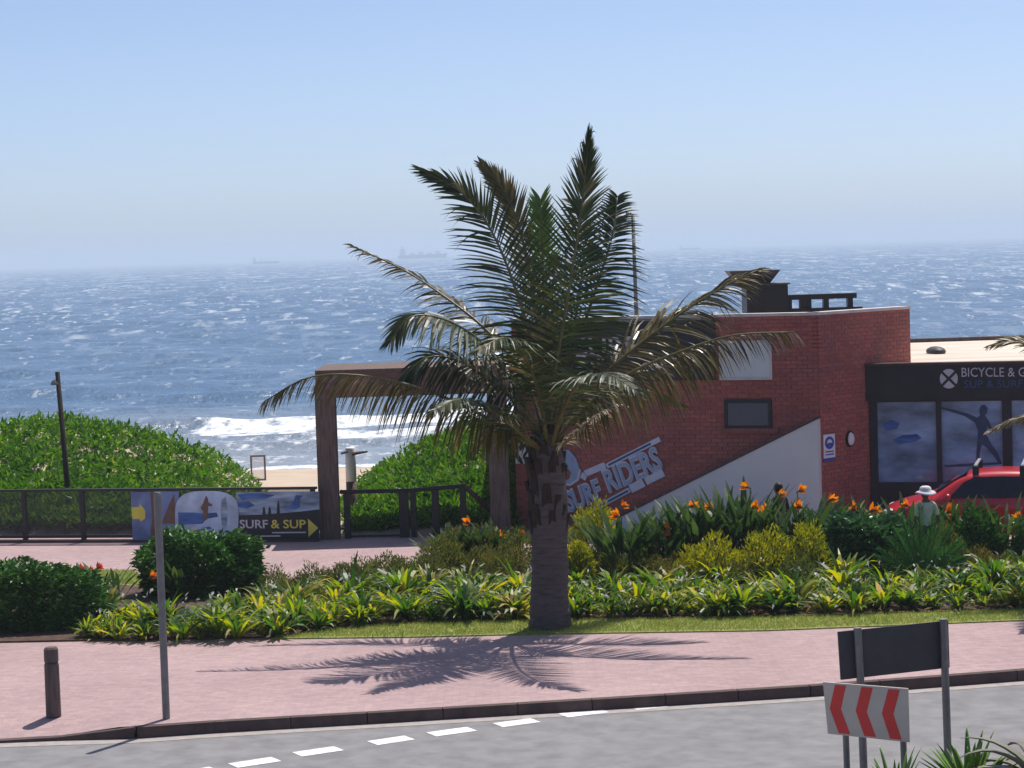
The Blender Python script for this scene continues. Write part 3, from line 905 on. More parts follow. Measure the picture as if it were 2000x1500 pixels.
for W, op in ((WL, openL), (WR, [])):
    for q in lay_bricks(W, op):
        if W is WL and q[0] > WL.len - 2.0 and q[2] > 1.1 and abs(q[1] - q[0] - 0.222) < 0.004:
            near.append((W, q))
        else:
            W.box(stuff, q[0], q[1], q[2], q[3], -0.02, 0.012 + random.uniform(-0.0015, 0.002))
near.sort(key=lambda t: -t[1][0])
for W, q in near[300:]:
    W.box(stuff, q[0], q[1], q[2], q[3], -0.02, 0.012)
tag(stuff.build('bricks', MT['brick'], bld), None, None, None, 'stuff')
bme = None
for W, q in near[:300]:
    if bme is None:
        mb = MB()
        P = lambda u, z, d: WL.u * u + WL.n * d + Vector((0, 0, z))
        w, h_ = 0.111, 0.0365
        mb.hexa([P(-w, -h_, .013), P(w, -h_, .013), P(w, -h_, -.02), P(-w, -h_, -.02), P(-w, h_, .013), P(w, h_, .013), P(w, h_, -.02), P(-w, h_, -.02)])
        bme = bpy.data.meshes.new('brick'); bme.from_pydata([tuple(v) for v in mb.v], [], mb.f); bme.materials.append(MT['brick'])
    o = bpy.data.objects.new('brick', bme); COL.objects.link(o); o.parent = bld
    o.location = WL.P((q[0] + q[1]) / 2, (q[2] + q[3]) / 2, random.uniform(-0.0015, 0.002)) - ORG[bld]
# coping along the parapet
for W in (WL, WR):
    mb = MB(); W.box(mb, -0.02, W.len + 0.02, ZT - 0.015, ZT + 0.045, -0.3, 0.03 if W is WL else 0.027)
    mb.build('coping', MT['coping'], bld)
MB().prism([(x, y, ZR + 0.003) for x, y in ((0.1, 50.2), (6.3, 47.8), (8.4, 49.9), (8.4, 57.4), (0.1, 57.4))][::-1], (0, 0, 0.02)).build('roof', MT['roof'], bld)
# windows
def window(W, q, frame, pane, fw, parent):
    u0, u1, z0, z1 = q
    mb = MB()
    W.box(mb, u0, u1, z0, z0 + fw, -0.02, 0.035); W.box(mb, u0, u1, z1 - fw, z1, -0.02, 0.035)
    W.box(mb, u0, u0 + fw, z0 + fw, z1 - fw, -0.02, 0.034); W.box(mb, u1 - fw, u1, z0 + fw, z1 - fw, -0.02, 0.034)
    f = mb.build('window', frame, parent)
    mb = MB(); W.box(mb, u0 + fw, u1 - fw, z0 + fw, z1 - fw, -0.02, 0.016)
    mb.build('pane', pane, f)
    return f
window(WL, openL[0], MT['coping'], MT['glass_pale'], 0.05, bld)
window(WL, openL[1], MT['frame_dark'], MT['glass_dark'], 0.075, bld)
mb = MB(); u0, u1, z0, z1 = WL.prect(1420, 836, 1512, 846)
WL.box(mb, u0 - 0.1, u1 + 0.1, z0, z1, -0.02, 0.07); mb.build('window_sill', MT['mortar'], bld)
# roof things: cowl on a duct, low parapet frame
q = at(1495, 582, 50.5)
du = thing('kitchen_duct', 'black roof duct box topped by a flared metal cowl', 'duct', (q.x, 50.5, ZT))
x0, x1, z0, z1 = rect(1455, 556, 1535, 606, 50.5)
MB().box(x0, x1, 50.1, 51.2, ZR, z1).build('box', MT['black'], du)
MB().box(x0 - 0.05, x1 + 0.05, 50.05, 51.25, z1, z1 + 0.03).build('lid', MT['darkgrey'], du)
a0, a1, b0, b1 = rect(1421, 528, 1521, 553, 50.5)
cx = (a0 + a1) / 2
w1, w0 = (a1 - a0) / 2, (a1 - a0) / 2 * 0.62
zb, zt = z1 + 0.03, b1
mb = MB()
mb.hexa([(cx - w0, 50.35, zb), (cx + w0, 50.35, zb), (cx + w0, 50.35 + 2 * w0, zb), (cx - w0, 50.35 + 2 * w0, zb),
         (cx - w1, 50.35 + w0 - w1, zt), (cx + w1, 50.35 + w0 - w1, zt), (cx + w1, 50.35 + w0 + w1, zt), (cx - w1, 50.35 + w0 + w1, zt)])
mb.build('cowl', MT['darkgrey'], du)
rr = thing('roof_guard', 'low black frame with open gaps on the brick building roof', 'railing', (at(1600, 600, 50.3).x, 50.3, ZT))
x0, x1, z0, z1 = rect(1537, 574, 1672, 584, 50.3)
MB().box(x0, x1, 50.2, 50.5, z0, z1).build('top_rail', MT['black'], rr)
MB().box(x0 - 0.02, x1 + 0.12, 50.18, 50.52, ZR + 0.02, ZT + 0.05).build('bottom_rail', MT['black'], rr)
for px0, px1 in ((1537, 1546), (1562, 1584), (1608, 1618), (1655, 1665)):
    c0, c1, _, _ = rect(px0, 580, px1, 600, 50.3)
    MB().box(c0, c1, 50.22, 50.48, ZT + 0.05, z0).build('upright', MT['black'], rr)
# dark sign panel up on the wall
sp = thing('wall_sign', 'dark sign panel with pale capital letters high on the brick wall', 'sign', WL.P(2, 3.7, 0))
u0, u1, z0, z1 = WL.prect(1012, 628, 1398, 744)
mb = MB(); WL.box(mb, u0, u1, z0, z1, 0.02, 0.07); mb.build('panel', MT['fascia'], sp)
mb = MB(); WL.box(mb, u0 - 0.03, u1 + 0.03, z1, z1 + 0.05, 0.02, 0.09); mb.build('trim', MT['galv'], sp)
WL.text('SURF', 1128, 700, 1246, 696, 40, 0.071, MT['letter_grey'], sp, bevel=0.01)
WL.text('OUR', 1256, 724, 1300, 722, 16, 0.071, MT['letter_grey'], sp)
# slanted lettering
ls = thing('lettered_sign', 'slanted blue letters reading SURF RIDERS with pale bars on brick wall', 'sign', WL.P(2.5, 1.5, 0))
def stroke(pts_px, w_px, d0, d1, material, name, parent, W=WL):
    mb = MB()
    P = [W.uz(*p) for p in pts_px]
    for (a, c) in zip(P[:-1], P[1:]):
        t = Vector((c[0] - a[0], c[1] - a[1])); t.normalize(); n_ = Vector((-t.y, t.x)) * w_px * sc(48.5) / 2
        quad = [(a[0] - n_.x, a[1] - n_.y), (c[0] - n_.x, c[1] - n_.y), (c[0] + n_.x, c[1] + n_.y), (a[0] + n_.x, a[1] + n_.y)]
        mb.prism([W.P(u, z, d0) for u, z in quad], W.n * (d1 - d0))
    return mb.build(name, material, parent)
for nm, body, p0, p1, cap in (('word', 'SURF', (1116, 1000), (1182, 972), 42), ('word', 'RIDERS', (1194, 962), (1298, 913), 46)):
    WL.text(body, p0[0] - 2, p0[1] + 2, p1[0] + 2, p1[1] + 2, cap + 3, 0.03, MT['letter_edge'], ls, 'letter_border', 0.03, bevel=0.045, shear=0.1)
    WL.text(body, p0[0], p0[1], p1[0], p1[1], cap - 2, 0.062, MT['letters'], ls, 'word', 0.012, bevel=0.005, shear=0.1)
stroke([(1186, 910), (1290, 857)], 10, 0.02, 0.05, MT['letter_edge'], 'bar', ls)
stroke([(1190, 908), (1272, 866)], 4, 0.051, 0.06, MT['letter_blue'], 'bar_inlay', ls)
stroke([(1163, 993), (1231, 956)], 10, 0.02, 0.05, MT['letter_edge'], 'bar', ls)
stroke([(1168, 990), (1228, 958)], 4, 0.051, 0.06, MT['letter_blue'], 'bar_inlay', ls)
stroke([(1232, 955), (1258, 942)], 17, 0.02, 0.045, MT['letter_edge'], 'bar', ls)
stroke([(1262, 940), (1297, 923)], 15, 0.02, 0.045, MT['letter_edge'], 'bar', ls)
stroke([(1139, 935), (1144, 925), (1183, 908)], 13, 0.02, 0.05, MT['letter_edge'], 'script_word', ls)
mb = MB()
cres = [(1092, 880), (1112, 878), (1126, 894), (1133, 915), (1128, 935), (1114, 945), (1102, 941), (1114, 934), (1117, 922), (1110, 914), (1098, 916), (1090, 905)]
WL.poly(mb, cres, 0.02, 0.055); mb.build('wave_emblem', MT['letters'], ls)
mb = MB(); WL.poly(mb, [(1102, 941), (1114, 945), (1128, 935), (1133, 915), (1136, 918), (1132, 938), (1115, 949), (1100, 945)], 0.02, 0.06); mb.build('emblem_border', MT['letter_edge'], ls)
# white wing wall
ww = thing('wing_wall', 'white plastered wing wall with a slanted top against the brick', 'wall', WL.P(5.5, 0, 0.2))
q = [WL.uz(1603, 816), WL.uz(1225, 1004)]
sl = (q[0][1] - q[1][1]) / (q[0][0] - q[1][0])
ue, ze = q[0]; uf = ue - (ze - 0.0) / sl
mb = MB().prism([WL.P(uf, 0, 0.05), WL.P(ue, 0, 0.05), WL.P(ue, ze, 0.05)], WL.n * 0.28); mb.build('wall', MT['plaster'], ww)
mb = MB().prism([WL.P(uf, 0, 0.03), WL.P(ue + 0.012, ze, 0.03), WL.P(ue + 0.012, ze + 0.035, 0.03), WL.P(uf - 0.05, 0.01, 0.03)], WL.n * 0.32); mb.build('capping', MT['darkgrey'], ww)
# mask notice and bulkhead lamp on the right wall
ns = thing('mask_notice', 'white notice with a blue masked face beside the wing wall', 'notice', WR.P(0.2, 2, 0))
u0, u1, z0, z1 = WR.prect(1606, 848, 1628, 894)
mb = MB(); WR.box(mb, u0, u1, z0, z1, 0.02, 0.04); mb.build('board', MT['white'], ns)
cu_, cz = (u0 + u1) / 2, z0 + (z1 - z0) * 0.64
rx, rz = (u1 - u0) * 0.40, (z1 - z0) * 0.27
ell = lambda k, f: [WR.P(cu_ + rx * f * math.cos(a), cz + rz * f * math.sin(a), k) for a in [2 * math.pi * j / 20 for j in range(20)]]
MB().prism(ell(0.04, 1), WR.n * 0.004).build('blue_disc', MT['signblue'], ns)
MB().prism(ell(0.0445, 0.55), WR.n * 0.004).build('face', MT['white'], ns)
mb = MB(); WR.box(mb, cu_ - rx * 0.5, cu_ + rx * 0.5, cz - rz * 0.5, cz - rz * 0.02, 0.049, 0.054); mb.build('mask', MT['signblue'], ns)
for k in range(2):
    mb = MB(); zz = z0 + (z1 - z0) * (0.24 - 0.12 * k); WR.box(mb, u0 + 0.05, u1 - 0.05, zz, zz + 0.025, 0.04, 0.043); mb.build('text_line', MT['signblue'], ns)
u0b, u1b, z0b, z1b = WR.prect(1606, 894.6, 1628, 900)
mb = MB(); WR.box(mb, u0b, u1b, z0b, z1b, 0.02, 0.038); mb.build('strip', MT['signblue'], ns)
u, z = WR.uz(1657, 857)
bl = thing('bulkhead_lamp', 'white oval bulkhead lamp on the brick wall near the shop', 'lamp', WR.P(u, z, 0))
c = WR.P(u, z, 0.07)
mb = MB()
for k in range(5):
    pass
mb.prism([WR.P(u + 0.12 * math.cos(a), z + 0.165 * math.sin(a), 0.014) for a in [2 * math.pi * j / 20 for j in range(20)]], WR.n * 0.05); mb.build('base', MT['black'], bl)
mb = MB()
for r_, d_ in ((1.0, 0.064), (0.9, 0.09), (0.65, 0.115), (0.25, 0.125)):
    mb.v += [tuple(WR.P(u + 0.095 * r_ * math.cos(a), z + 0.14 * r_ * math.sin(a), d_)) for a in [2 * math.pi * j / 20 for j in range(20)]]
for i in range(3):
    mb.f += [(i * 20 + k, i * 20 + (k + 1) % 20, (i + 1) * 20 + (k + 1) % 20, (i + 1) * 20 + k) for k in range(20)]
mb.f.append(tuple(range(60, 80)))
mb.build('diffuser', MT['white'], bl, smooth=True)
# small sign at the left pier of the building
ps = thing('pier_sign', 'small white sign with a dark swirl emblem on the brick pier', 'sign', WL.P(0.2, 2, 0))
u0, u1, z0, z1 = WL.prect(1008, 858, 1043, 905)
mb = MB(); WL.box(mb, u0, u1, z0, z1, 0.02, 0.05); mb.build('board', MT['white'], ps)
mb = MB(); WL.poly(mb, [(1016, 872), (1022, 865), (1031, 866), (1036, 874), (1032, 884), (1026, 893), (1022, 897), (1024, 887), (1029, 880), (1029, 874), (1024, 872), (1021, 878), (1016, 881)], 0.05, 0.056); mb.build('emblem', MT['ink'], ps)
mb = MB(); WL.poly(mb, [(1009, 880), (1020, 895), (1024, 905), (1018, 905), (1009, 893)], 0.05, 0.056); mb.build('stripe', MT['ink'], ps)

# ================================================================== BICYCLE SHOP
SF0, SF1 = Vector((at(1700, 860, 48.55).x, 48.55, 0)), Vector((at(2000, 860, 47.7).x, 47.7, 0))
SF2 = SF0 + (SF1 - SF0) * 2.2
WS = Wall(SF0, SF2)
shop = thing('bicycle_shop', 'dark fronted bicycle shop with poster windows and flat roof', 'shop', (SF0.x, SF0.y, 0))
zf1 = WS.uz(1850, 712)[1]; zf0 = WS.uz(1850, 781)[1]
SB = 59.5
foot = [SF0, SF2, Vector((SF2.x, SB, 0)), Vector((SF0.x, SB, 0))]
inner = [WS.P(0.0, 0, -0.12), WS.P(WS.len, 0, -0.12), Vector((SF2.x, SB, 0)), Vector((SF0.x, SB, 0))]
MB().prism([(p.x, p.y, -0.2) for p in inner][::-1], (0, 0, zf1 + 0.2 - 0.06)).build('wall', MT['fascia'], shop)
MB().prism([(p.x + (0.05 if i in (0, 3) else 0), p.y + (0.35 if i < 2 else -0.2), zf1 - 0.055) for i, p in enumerate(foot)][::-1], (0, 0, 0.03)).build('roof', MT['roof'], shop)
mb = MB(); WS.box(mb, -0.06, WS.len, zf0, zf1, -0.15, 0.10); fas = mb.build('fascia', MT['fascia'], shop)
mb = MB(); WS.box(mb, -0.08, WS.len, zf1, zf1 + 0.05, -0.18, 0.12); mb.build('coping', MT['kerb'], shop)
zb = at(1880, 660, SB).z
MB().box(SF0.x, SF2.x, SB - 0.1, SB + 0.1, zf1 - 0.06, zb + 0.02).build('rear_parapet', MT['timber'], shop)
# poster windows
zw1 = WS.uz(1850, 784)[1]; zw0 = WS.uz(1780, 942)[1]
wins = [(1714, 1829), (1839, 1958), (1977, 2092)]
mb = MB()
def upx(px): return WS.uz(px, 860)[0]
prev = 0.0
for a, c in wins + [(2200, 2200)]:
    a_ = min(upx(a), WS.len)
    mb = MB(); WS.box(mb, prev, a_, 0.0, zf0, -0.12, 0.02); mb.build('mullion', MT['frame_dark'], shop)
    prev = min(upx(c), WS.len)
for k, (a, c) in enumerate(wins):
    ua, uc = upx(a), upx(c)
    mb = MB(); WS.box(mb, ua, uc, 0.0, zw0, -0.12, 0.01); mb.build('stall_riser', MT['fascia'], shop)
    mb = MB(); WS.box(mb, ua, uc, zw1, zf0, -0.12, 0.012); mb.build('transom', MT['frame_dark'], shop)
    mb = MB(); WS.box(mb, ua, uc, zw0, zw1, -0.12, -0.05); w_ = mb.build('window', MT['poster'], shop)
    if k == 0:
        for blob in ([(1722, 828), (1740, 820), (1757, 826), (1752, 838), (1730, 842)], [(1742, 860), (1762, 850), (1790, 848), (1800, 856), (1785, 864), (1755, 868)]):
            mb = MB(); WS.poly(mb, blob, -0.05, -0.046); mb.build('sea_patch', MT['seablue'], w_)
    if k == 1:
        body = [(1912, 800), (1916, 792), (1923, 791), (1929, 797), (1928, 806), (1924, 812), (1931, 822), (1938, 838), (1934, 842), (1927, 832), (1927, 850), (1936, 868), (1948, 884), (1957, 905), (1950, 906), (1940, 890), (1926, 874), (1918, 868), (1914, 880), (1912, 901), (1906, 901), (1907, 880), (1909, 862), (1910, 842), (1904, 826), (1884, 813), (1862, 806), (1838, 799), (1838, 795), (1866, 801), (1890, 808), (1908, 816), (1914, 812)]
        mb = MB(); WS.poly(mb, body, -0.05, -0.044); mb.build('surfer_print', MT['silhouette'], w_)
        mb = MB(); WS.poly(mb, [(1842, 909), (1900, 905), (1957, 903), (1957, 907), (1900, 911), (1846, 913)], -0.05, -0.045); mb.build('board_print', MT['silhouette'], w_)
# lettering on the fascia
ue_, ze_ = WS.uz(1854, 739)
el = [WS.P(ue_ + 0.185 * math.cos(a), ze_ + 0.205 * math.sin(a), 0.10) for a in [2 * math.pi * j / 28 for j in range(28)]]
em = MB().prism(el, WS.n * 0.02).build('emblem', MT['letter_grey'], shop)
for sgn in (1, -1):
    mb = MB(); dx, dz = 0.165, 0.165 * sgn
    t = Vector((dx, dz)).normalized(); n_ = Vector((-t.y, t.x)) * 0.026
    quad = [(ue_ - dx - n_.x, ze_ - dz - n_.y), (ue_ + dx - n_.x, ze_ + dz - n_.y), (ue_ + dx + n_.x, ze_ + dz + n_.y), (ue_ - dx + n_.x, ze_ - dz + n_.y)]
    mb.prism([WS.P(u, z, 0.12) for u, z in quad], WS.n * (0.004 + 0.002 * sgn)); mb.build('cross_bar', MT['fascia'], em)
WS.text('BICYCLE & G', 1879, 735.5, 2004, 735, 18, 0.101, MT['letter_grey'], shop, 'lettering', 0.015)
WS.text('SUP & SURF', 1884, 757, 1998, 756, 15, 0.101, MT['letter_blue'], shop, 'lettering', 0.012)
# driftwood-like lump left on the shop roof
q = at(1828, 687, 53.5)
lump = MB().ellipsoid((q.x, 53.5, zf1 + 0.02), (0.22, 0.5, 0.12), 12, 6)
tag(lump.build('roof_vent', MT['darkgrey'], loc=(q.x, 53.5, zf1), smooth=True), 'low dark dome on the pale shop roof', 'roof vent')

# ================================================================== PERGOLA GATEWAY
pg = thing('pergola', 'brown timber gateway of two posts and a heavy beam over the beach path', 'pergola', grd(640, 1060))
PY = 48.75
def post(px0, px1, ptop, Y, name='post', material=MT['timber'], parent=pg, depth=0.40, zb=0.0):
    a0, a1, _, _ = rect(px0, 900, px1, 1000, Y)
    MB().box(a0, a1, Y, Y + depth, zb, at((px0 + px1) / 2, ptop, Y).z).build(name, material, parent)
zbm0 = at(820, 772, PY).z; zbm1 = at(740, 724, PY).z
post(621, 660, 752, PY)
post(956, 995, 768, PY)
a0 = at(618, 800, PY).x; a1 = at(1030, 800, PY).x
MB().box(a0, a1, PY - 0.03, PY + 0.45, zbm0, zbm1).build('beam', MT['timber_beam'], pg)
MB().box(a0, a1, PY + 1.55, PY + 1.95, zbm0, zbm1 - 0.004).build('beam', MT['timber_beam'], pg)
for k in range(9):
    wb_ = (a1 - a0) / 9
    x = a0 + wb_ * k
    MB().box(x, x + wb_ - 0.004, PY - 0.06, PY + 2.7, zbm1 + 0.002, zbm1 + 0.045).build('roof_board', MT['timber'], pg)
for px0, px1 in ((621, 656), (958, 992)):
    b0, b1, _, _ = rect(px0, 900, px1, 1000, PY + 1.6)
    MB().box(b0, b1, PY + 1.58, PY + 1.92, -0.4, zbm0).build('post', MT['timber'], pg)

# ================================================================== FENCE WITH TINTED PANELS, BANNERS
FP0, FP1 = grd(-260, 1060), grd(618, 1057)
WF = Wall(FP0, FP1)
fen = thing('fence', 'black railing with dark tinted panels in front of the dune', 'fence', FP0)
ztop = WF.uz(100, 957)[1]
def ufx(px): return WF.uz(px, 1000)[0]
pp = [-250, -66, 48, 162, 276, 390, 505, 612]
for i, px in enumerate(pp):
    u = ufx(px); mb = MB(); WF.box(mb, u - 0.045, u + 0.045, -0.02, ztop - 0.03, -0.05, 0.05); mb.build('post', MT['black'], fen)
    if i:
        v0 = ufx(pp[i - 1]) + 0.045; v1 = u - 0.045
        mb = MB(); WF.box(mb, v0, v1, 0.16, ztop - 0.035, -0.004, 0.004); mb.build('panel', MT['tint'], fen)
        mb = MB(); WF.box(mb, v0, v1, 0.09, 0.155, -0.025, 0.025); mb.build('bottom_rail', MT['black'], fen)
mb = MB(); WF.box(mb, ufx(-250) - 0.05, ufx(620), ztop - 0.03, ztop + 0.02, -0.05, 0.06); mb.build('top_rail', MT['black'], fen)
mb = MB(); WF.box(mb, ufx(-250), ufx(620), -0.02, 0.05, -0.12, 0.14); mb.build('plinth', MT['kerb'], fen)
def bpoly(pix, d, material, name, parent):
    mb = MB(); WF.poly(mb, pix, d, d + 0.004); return mb.build(name, material, parent)
bn = thing('blue_banner', 'blue fence banner with a yellow arrow behind the steel pole', 'banner', WF.P(ufx(300), 0, 0.1))
bpoly([(258, 960), (352, 959), (352, 1056), (262, 1055)], 0.075, MT['banner_blue'], 'cloth', bn)
bpoly([(260, 990), (275, 989), (276, 983), (286, 996), (286, 1012), (277, 1018), (276, 1013), (262, 1013), (260, 1002)], 0.080, MT['yellow_print'], 'yellow_arrow', bn)
bpoly([(296, 960), (306, 960), (308, 1052), (296, 1050), (300, 1010)], 0.080, MT['brownprint'], 'brown_stripe', bn)
bpoly([(318, 1022), (334, 982), (343, 964), (346, 1022)], 0.080, MT['brownprint'], 'dark_peak', bn)
bpoly([(322, 1037), (352, 1036), (352, 1055), (322, 1055)], 0.080, MT['seablue'], 'sea_print', bn)
WF.text('ION', 324, 1036, 346, 1035, 9, 0.085, MT['letter_grey'], bn, 'lettering', 0.004)
bn = thing('oval_banner', 'oval banner picturing a surfer standing on blue water', 'banner', WF.P(ufx(405), 0, 0.1))
ov = [(407 + 62 * (abs(math.cos(a)) ** 0.7) * math.copysign(1, math.cos(a)), 1008 + 50 * (abs(math.sin(a)) ** 0.6) * math.copysign(1, math.sin(a))) for a in [2 * math.pi * j / 40 for j in range(40)]]
bpoly(ov, 0.095, MT['oval'], 'cloth', bn)
bpoly([(351, 1000), (380, 1000), (400, 1002), (426, 1000), (430, 1008), (408, 1012), (398, 1022), (352, 1024)], 0.100, MT['seablue'], 'water_print', bn)
bpoly([(396, 1030), (412, 1027), (418, 1031), (408, 1034)], 0.100, MT['seablue'], 'water_print', bn)
bpoly([(403, 974), (406, 967), (409, 973), (410, 980), (418, 985), (416, 988), (410, 987), (409, 998), (408, 1014), (400, 1014), (400, 998), (397, 994), (395, 990), (400, 982)], 0.1045, MT['brownprint'], 'surfer_print', bn)
bpoly([(374, 1045), (376, 1031), (383, 1027), (390, 1032), (391, 1045)], 0.100, MT['letter_grey'], 'badge', bn)
bpoly([(436, 975), (444, 968), (448, 1000), (446, 1030), (438, 1038), (434, 1000)], 0.100, MT['banner_sea'], 'spray_print', bn)
bn = thing('surf_banner', 'dark banner reading SURF & SUP with a yellow triangle', 'banner', WF.P(ufx(545), 0, 0.1))
bpoly([(464, 960), (626, 959), (626, 1057), (464, 1054)], 0.075, MT['banner_sea'], 'cloth', bn)
bpoly([(464, 1006), (520, 1004), (560, 1001), (590, 998), (626, 994), (626, 1056.4), (464, 1053.4)], 0.080, MT['ink'], 'dark_ground', bn)
bpoly([(466, 965), (500, 963), (540, 966), (520, 974), (490, 972), (476, 976)], 0.080, MT['seablue'], 'cloud_print', bn)
bpoly([(466, 980), (488, 978), (500, 986), (486, 992), (466, 990)], 0.080, MT['seablue'], 'wave_print', bn)
for px in (518, 529, 546):
    hgt = 16 if px != 546 else 28
    bpoly([(px - 3, 1004), (px - 2, 1004 - hgt * 0.7), (px, 1004 - hgt), (px + 2, 1004 - hgt * 0.7), (px + 3, 1004)], 0.085, MT['ink'], 'figure_print', bn)
bpoly([(552, 990), (570, 987), (577, 975), (580, 966), (596, 967), (588, 972), (587, 990), (580, 994), (566, 993)], 0.085, MT['seablue'], 'splash_print', bn)
WF.text('SURF', 471, 1031, 526, 1031, 17, 0.085, MT['letter_grey'], bn, 'lettering', 0.004, bevel=0.015)
WF.text('&', 532, 1031, 549, 1031, 17, 0.085, MT['yellow_print'], bn, 'lettering', 0.004, bevel=0.015)
WF.text('SUP', 556, 1031, 600, 1031, 17, 0.085, MT['yellow_print'], bn, 'lettering', 0.004, bevel=0.015)
bpoly([(604, 1012), (624, 1030), (605, 1048)], 0.086, MT['yellow_print'], 'yellow_triangle', bn)
for y, w in ((1038, 66), (1045, 50)):
    bpoly([(534 if w == 66 else 500, y), (534 + w if w == 66 else 550, y - 0.6), (534 + w if w == 66 else 550, y + 2), (534 if w == 66 else 500, y + 2.6)], 0.085, MT['letter_grey'], 'small_print', bn)

# hand railing right of the gateway, then down the beach steps
RP0, RP1 = grd(668, 1052), grd(910, 1047)
WH = Wall(RP0, RP1)
hr = thing('handrail', 'black timber railing beside the gateway stepping down to the beach', 'railing', RP0)
def uhx(px): return WH.uz(px, 1000)[0]
for px, w in ((678, 0.13), (789, 0.20), (808, 0.12), (851, 0.15), (905, 0.13)):
    u = uhx(px); z = WH.uz(px, np.interp(px, [668, 800, 905], [962, 959, 950]))[1]
    mb = MB(); WH.box(mb, u - w / 2, u + w / 2, -0.02, z - 0.02, -0.05, 0.05); mb.build('post', MT['black'], hr)
pts = [WH.P(*WH.uz(px, py)) for px, py in ((664, 961), (800, 958), (907, 949))]
MB().tube(pts, 0.045, 8).build('top_rail', MT['black'], hr)
e = at(988, 1026, 50.6)
MB().tube([pts[-1], e], 0.055, 8).build('stair_rail', MT['timber'], hr)
mb = MB(); WH.box(mb, uhx(684), uhx(782), 0.02, 0.07, -0.02, 0.02); mb.build('bottom_rail', MT['black'], hr)

# ================================================================== POLES AND SIGNS
# leaning lamp on a timber pole beyond the fence
top, bot = at(112, 726, 53.6), at(133, 960, 53.6)
t = thing('timber_lamp_post', 'dark leaning timber lamp post on the dune behind the fence', 'lamp post', (bot.x, 53.6, 0))
dv = (bot - top).normalized()
foot_ = bot + dv * 1.0
MB().tube([foot_, bot, top], [0.075, 0.07, 0.055], 10).build('pole', MT['boot'], t, smooth=True)
lp = at(106, 748, 53.5)
MB().tube([at(113, 740, 53.6), lp + Vector((0, 0, 0.03))], 0.02, 6).build('bracket', MT['black'], t)
MB().lathe([(0.02, 0.08), (0.05, 0.05), (0.09, -0.02), (0.07, -0.05)], lp, 14).build('lamp_shade', MT['galv'], t, smooth=True)
# tall thin street lamp behind the building
top = at(1236, 424, 60)
t = thing('street_lamp', 'tall thin grey street lamp rising behind the brick building', 'street lamp', (top.x + 0.05, 60, 0))
MB().tube([(top.x + 0.12, 60, -0.9), (top.x + 0.02, 60, 4.5), (top.x, 60, top.z)], [0.07, 0.055, 0.045], 8).build('pole', MT['galv'], t, smooth=True)
MB().tube([(top.x, 60, top.z), (top.x - 0.06, 60, top.z + 0.10), (top.x - 0.18, 60, top.z + 0.10)], 0.035, 8).build('arm', MT['galv'], t, smooth=True)
MB().ellipsoid((top.x - 0.34, 60, top.z + 0.02), (0.22, 0.12, 0.06), 12, 6).build('lamp_head', MT['coping'], t, smooth=True)
# beach shower
sb, st = at(690, 1050, 51.6), at(683, 876, 51.6)
t = thing('beach_shower', 'timber beach shower post with white painted upper half', 'shower', (sb.x, 51.6, -0.1))
zm = at(684, 940, 51.6).z
MB().lathe([(0.125, 0), (0.12, zm + 0.1)], (sb.x, 51.6, -0.1), 14).build('post', MT['timber'], t, smooth=True)
MB().lathe([(0.121, zm), (0.118, st.z), (0.09, st.z + 0.03)], (sb.x, 51.6, 0), 14).build('painted_band', MT['white'], t, smooth=True)
a = at(718, 882, 51.5)
MB().tube([(sb.x + 0.05, 51.5, st.z - 0.12), (sb.x + 0.16, 51.5, st.z - 0.10), (a.x, 51.5, a.z)], [0.04, 0.035, 0.02], 8).build('shower_arm', MT['timber'], t)
MB().tube([(sb.x - 0.05, 51.5, st.z - 0.06), (sb.x - 0.20, 51.45, st.z - 0.09)], 0.03, 8).build('shower_arm', MT['galv'], t)
# framed sign on the beach
YB = 84.0
x0, x1, z0, z1 = rect(489, 889, 519, 939, YB)
zs = float(base_z(np.array(YB)))
t = thing('beach_sign', 'clear pane in a brown frame on a leg down on the sand', 'sign', ((x0 + x1) / 2, YB, zs))
w = 0.06
mb = MB(); mb.box(x0, x1, YB, YB + 0.06, z1 - w, z1); mb.box(x0, x1, YB, YB + 0.06, z0, z0 + w); mb.box(x0, x0 + w, YB + .001, YB + 0.059, z0 + w, z1 - w); mb.box(x1 - w, x1, YB + .001, YB + 0.059, z0 + w, z1 - w)
mb.build('frame', MT['timber'], t)
MB().box(x0 + w, x1 - w, YB + 0.02, YB + 0.04, z0 + w, z1 - w).build('pane', MT['clear'], t)
MB().box((x0 + x1) / 2 - 0.03, (x0 + x1) / 2 + 0.03, YB + 0.01, YB + 0.05, zs - 0.1, z0).build('leg', MT['timber'], t)
# bare steel pole at the kerb
p = grd(325, 1404)
mb = MB().tube([(p.x, p.y, -0.02), (p.x, p.y, 2.98), (p.x, p.y, 3.0)], [0.05, 0.05, 0.04], 12)
tag(mb.build('steel_pole', MT['galv'], loc=(p.x, p.y, 0), smooth=False), 'bare grey steel pole standing at the kerb', 'pole')
# bollards
def bollard(p, label):
    t = thing('bollard', label, 'bollard', p, 'timber bollards')
    MB().lathe([(0.102, 0.0), (0.098, 0.70), (0.088, 0.705), (0.088, 0.735), (0.097, 0.74), (0.095, 0.90), (0.075, 0.925)], p, 18).build('post', MT['bollard'], t, smooth=False)
    MB().lathe([(0.089, 0.712), (0.089, 0.728)], p, 18).build('groove_band', MT['black'], t)
bollard(grd(105, 1398), 'round timber bollard on the pink paving near the kerb')
bollard(grd(1, 1207), 'round timber bollard behind the clipped hedge by the lawn')

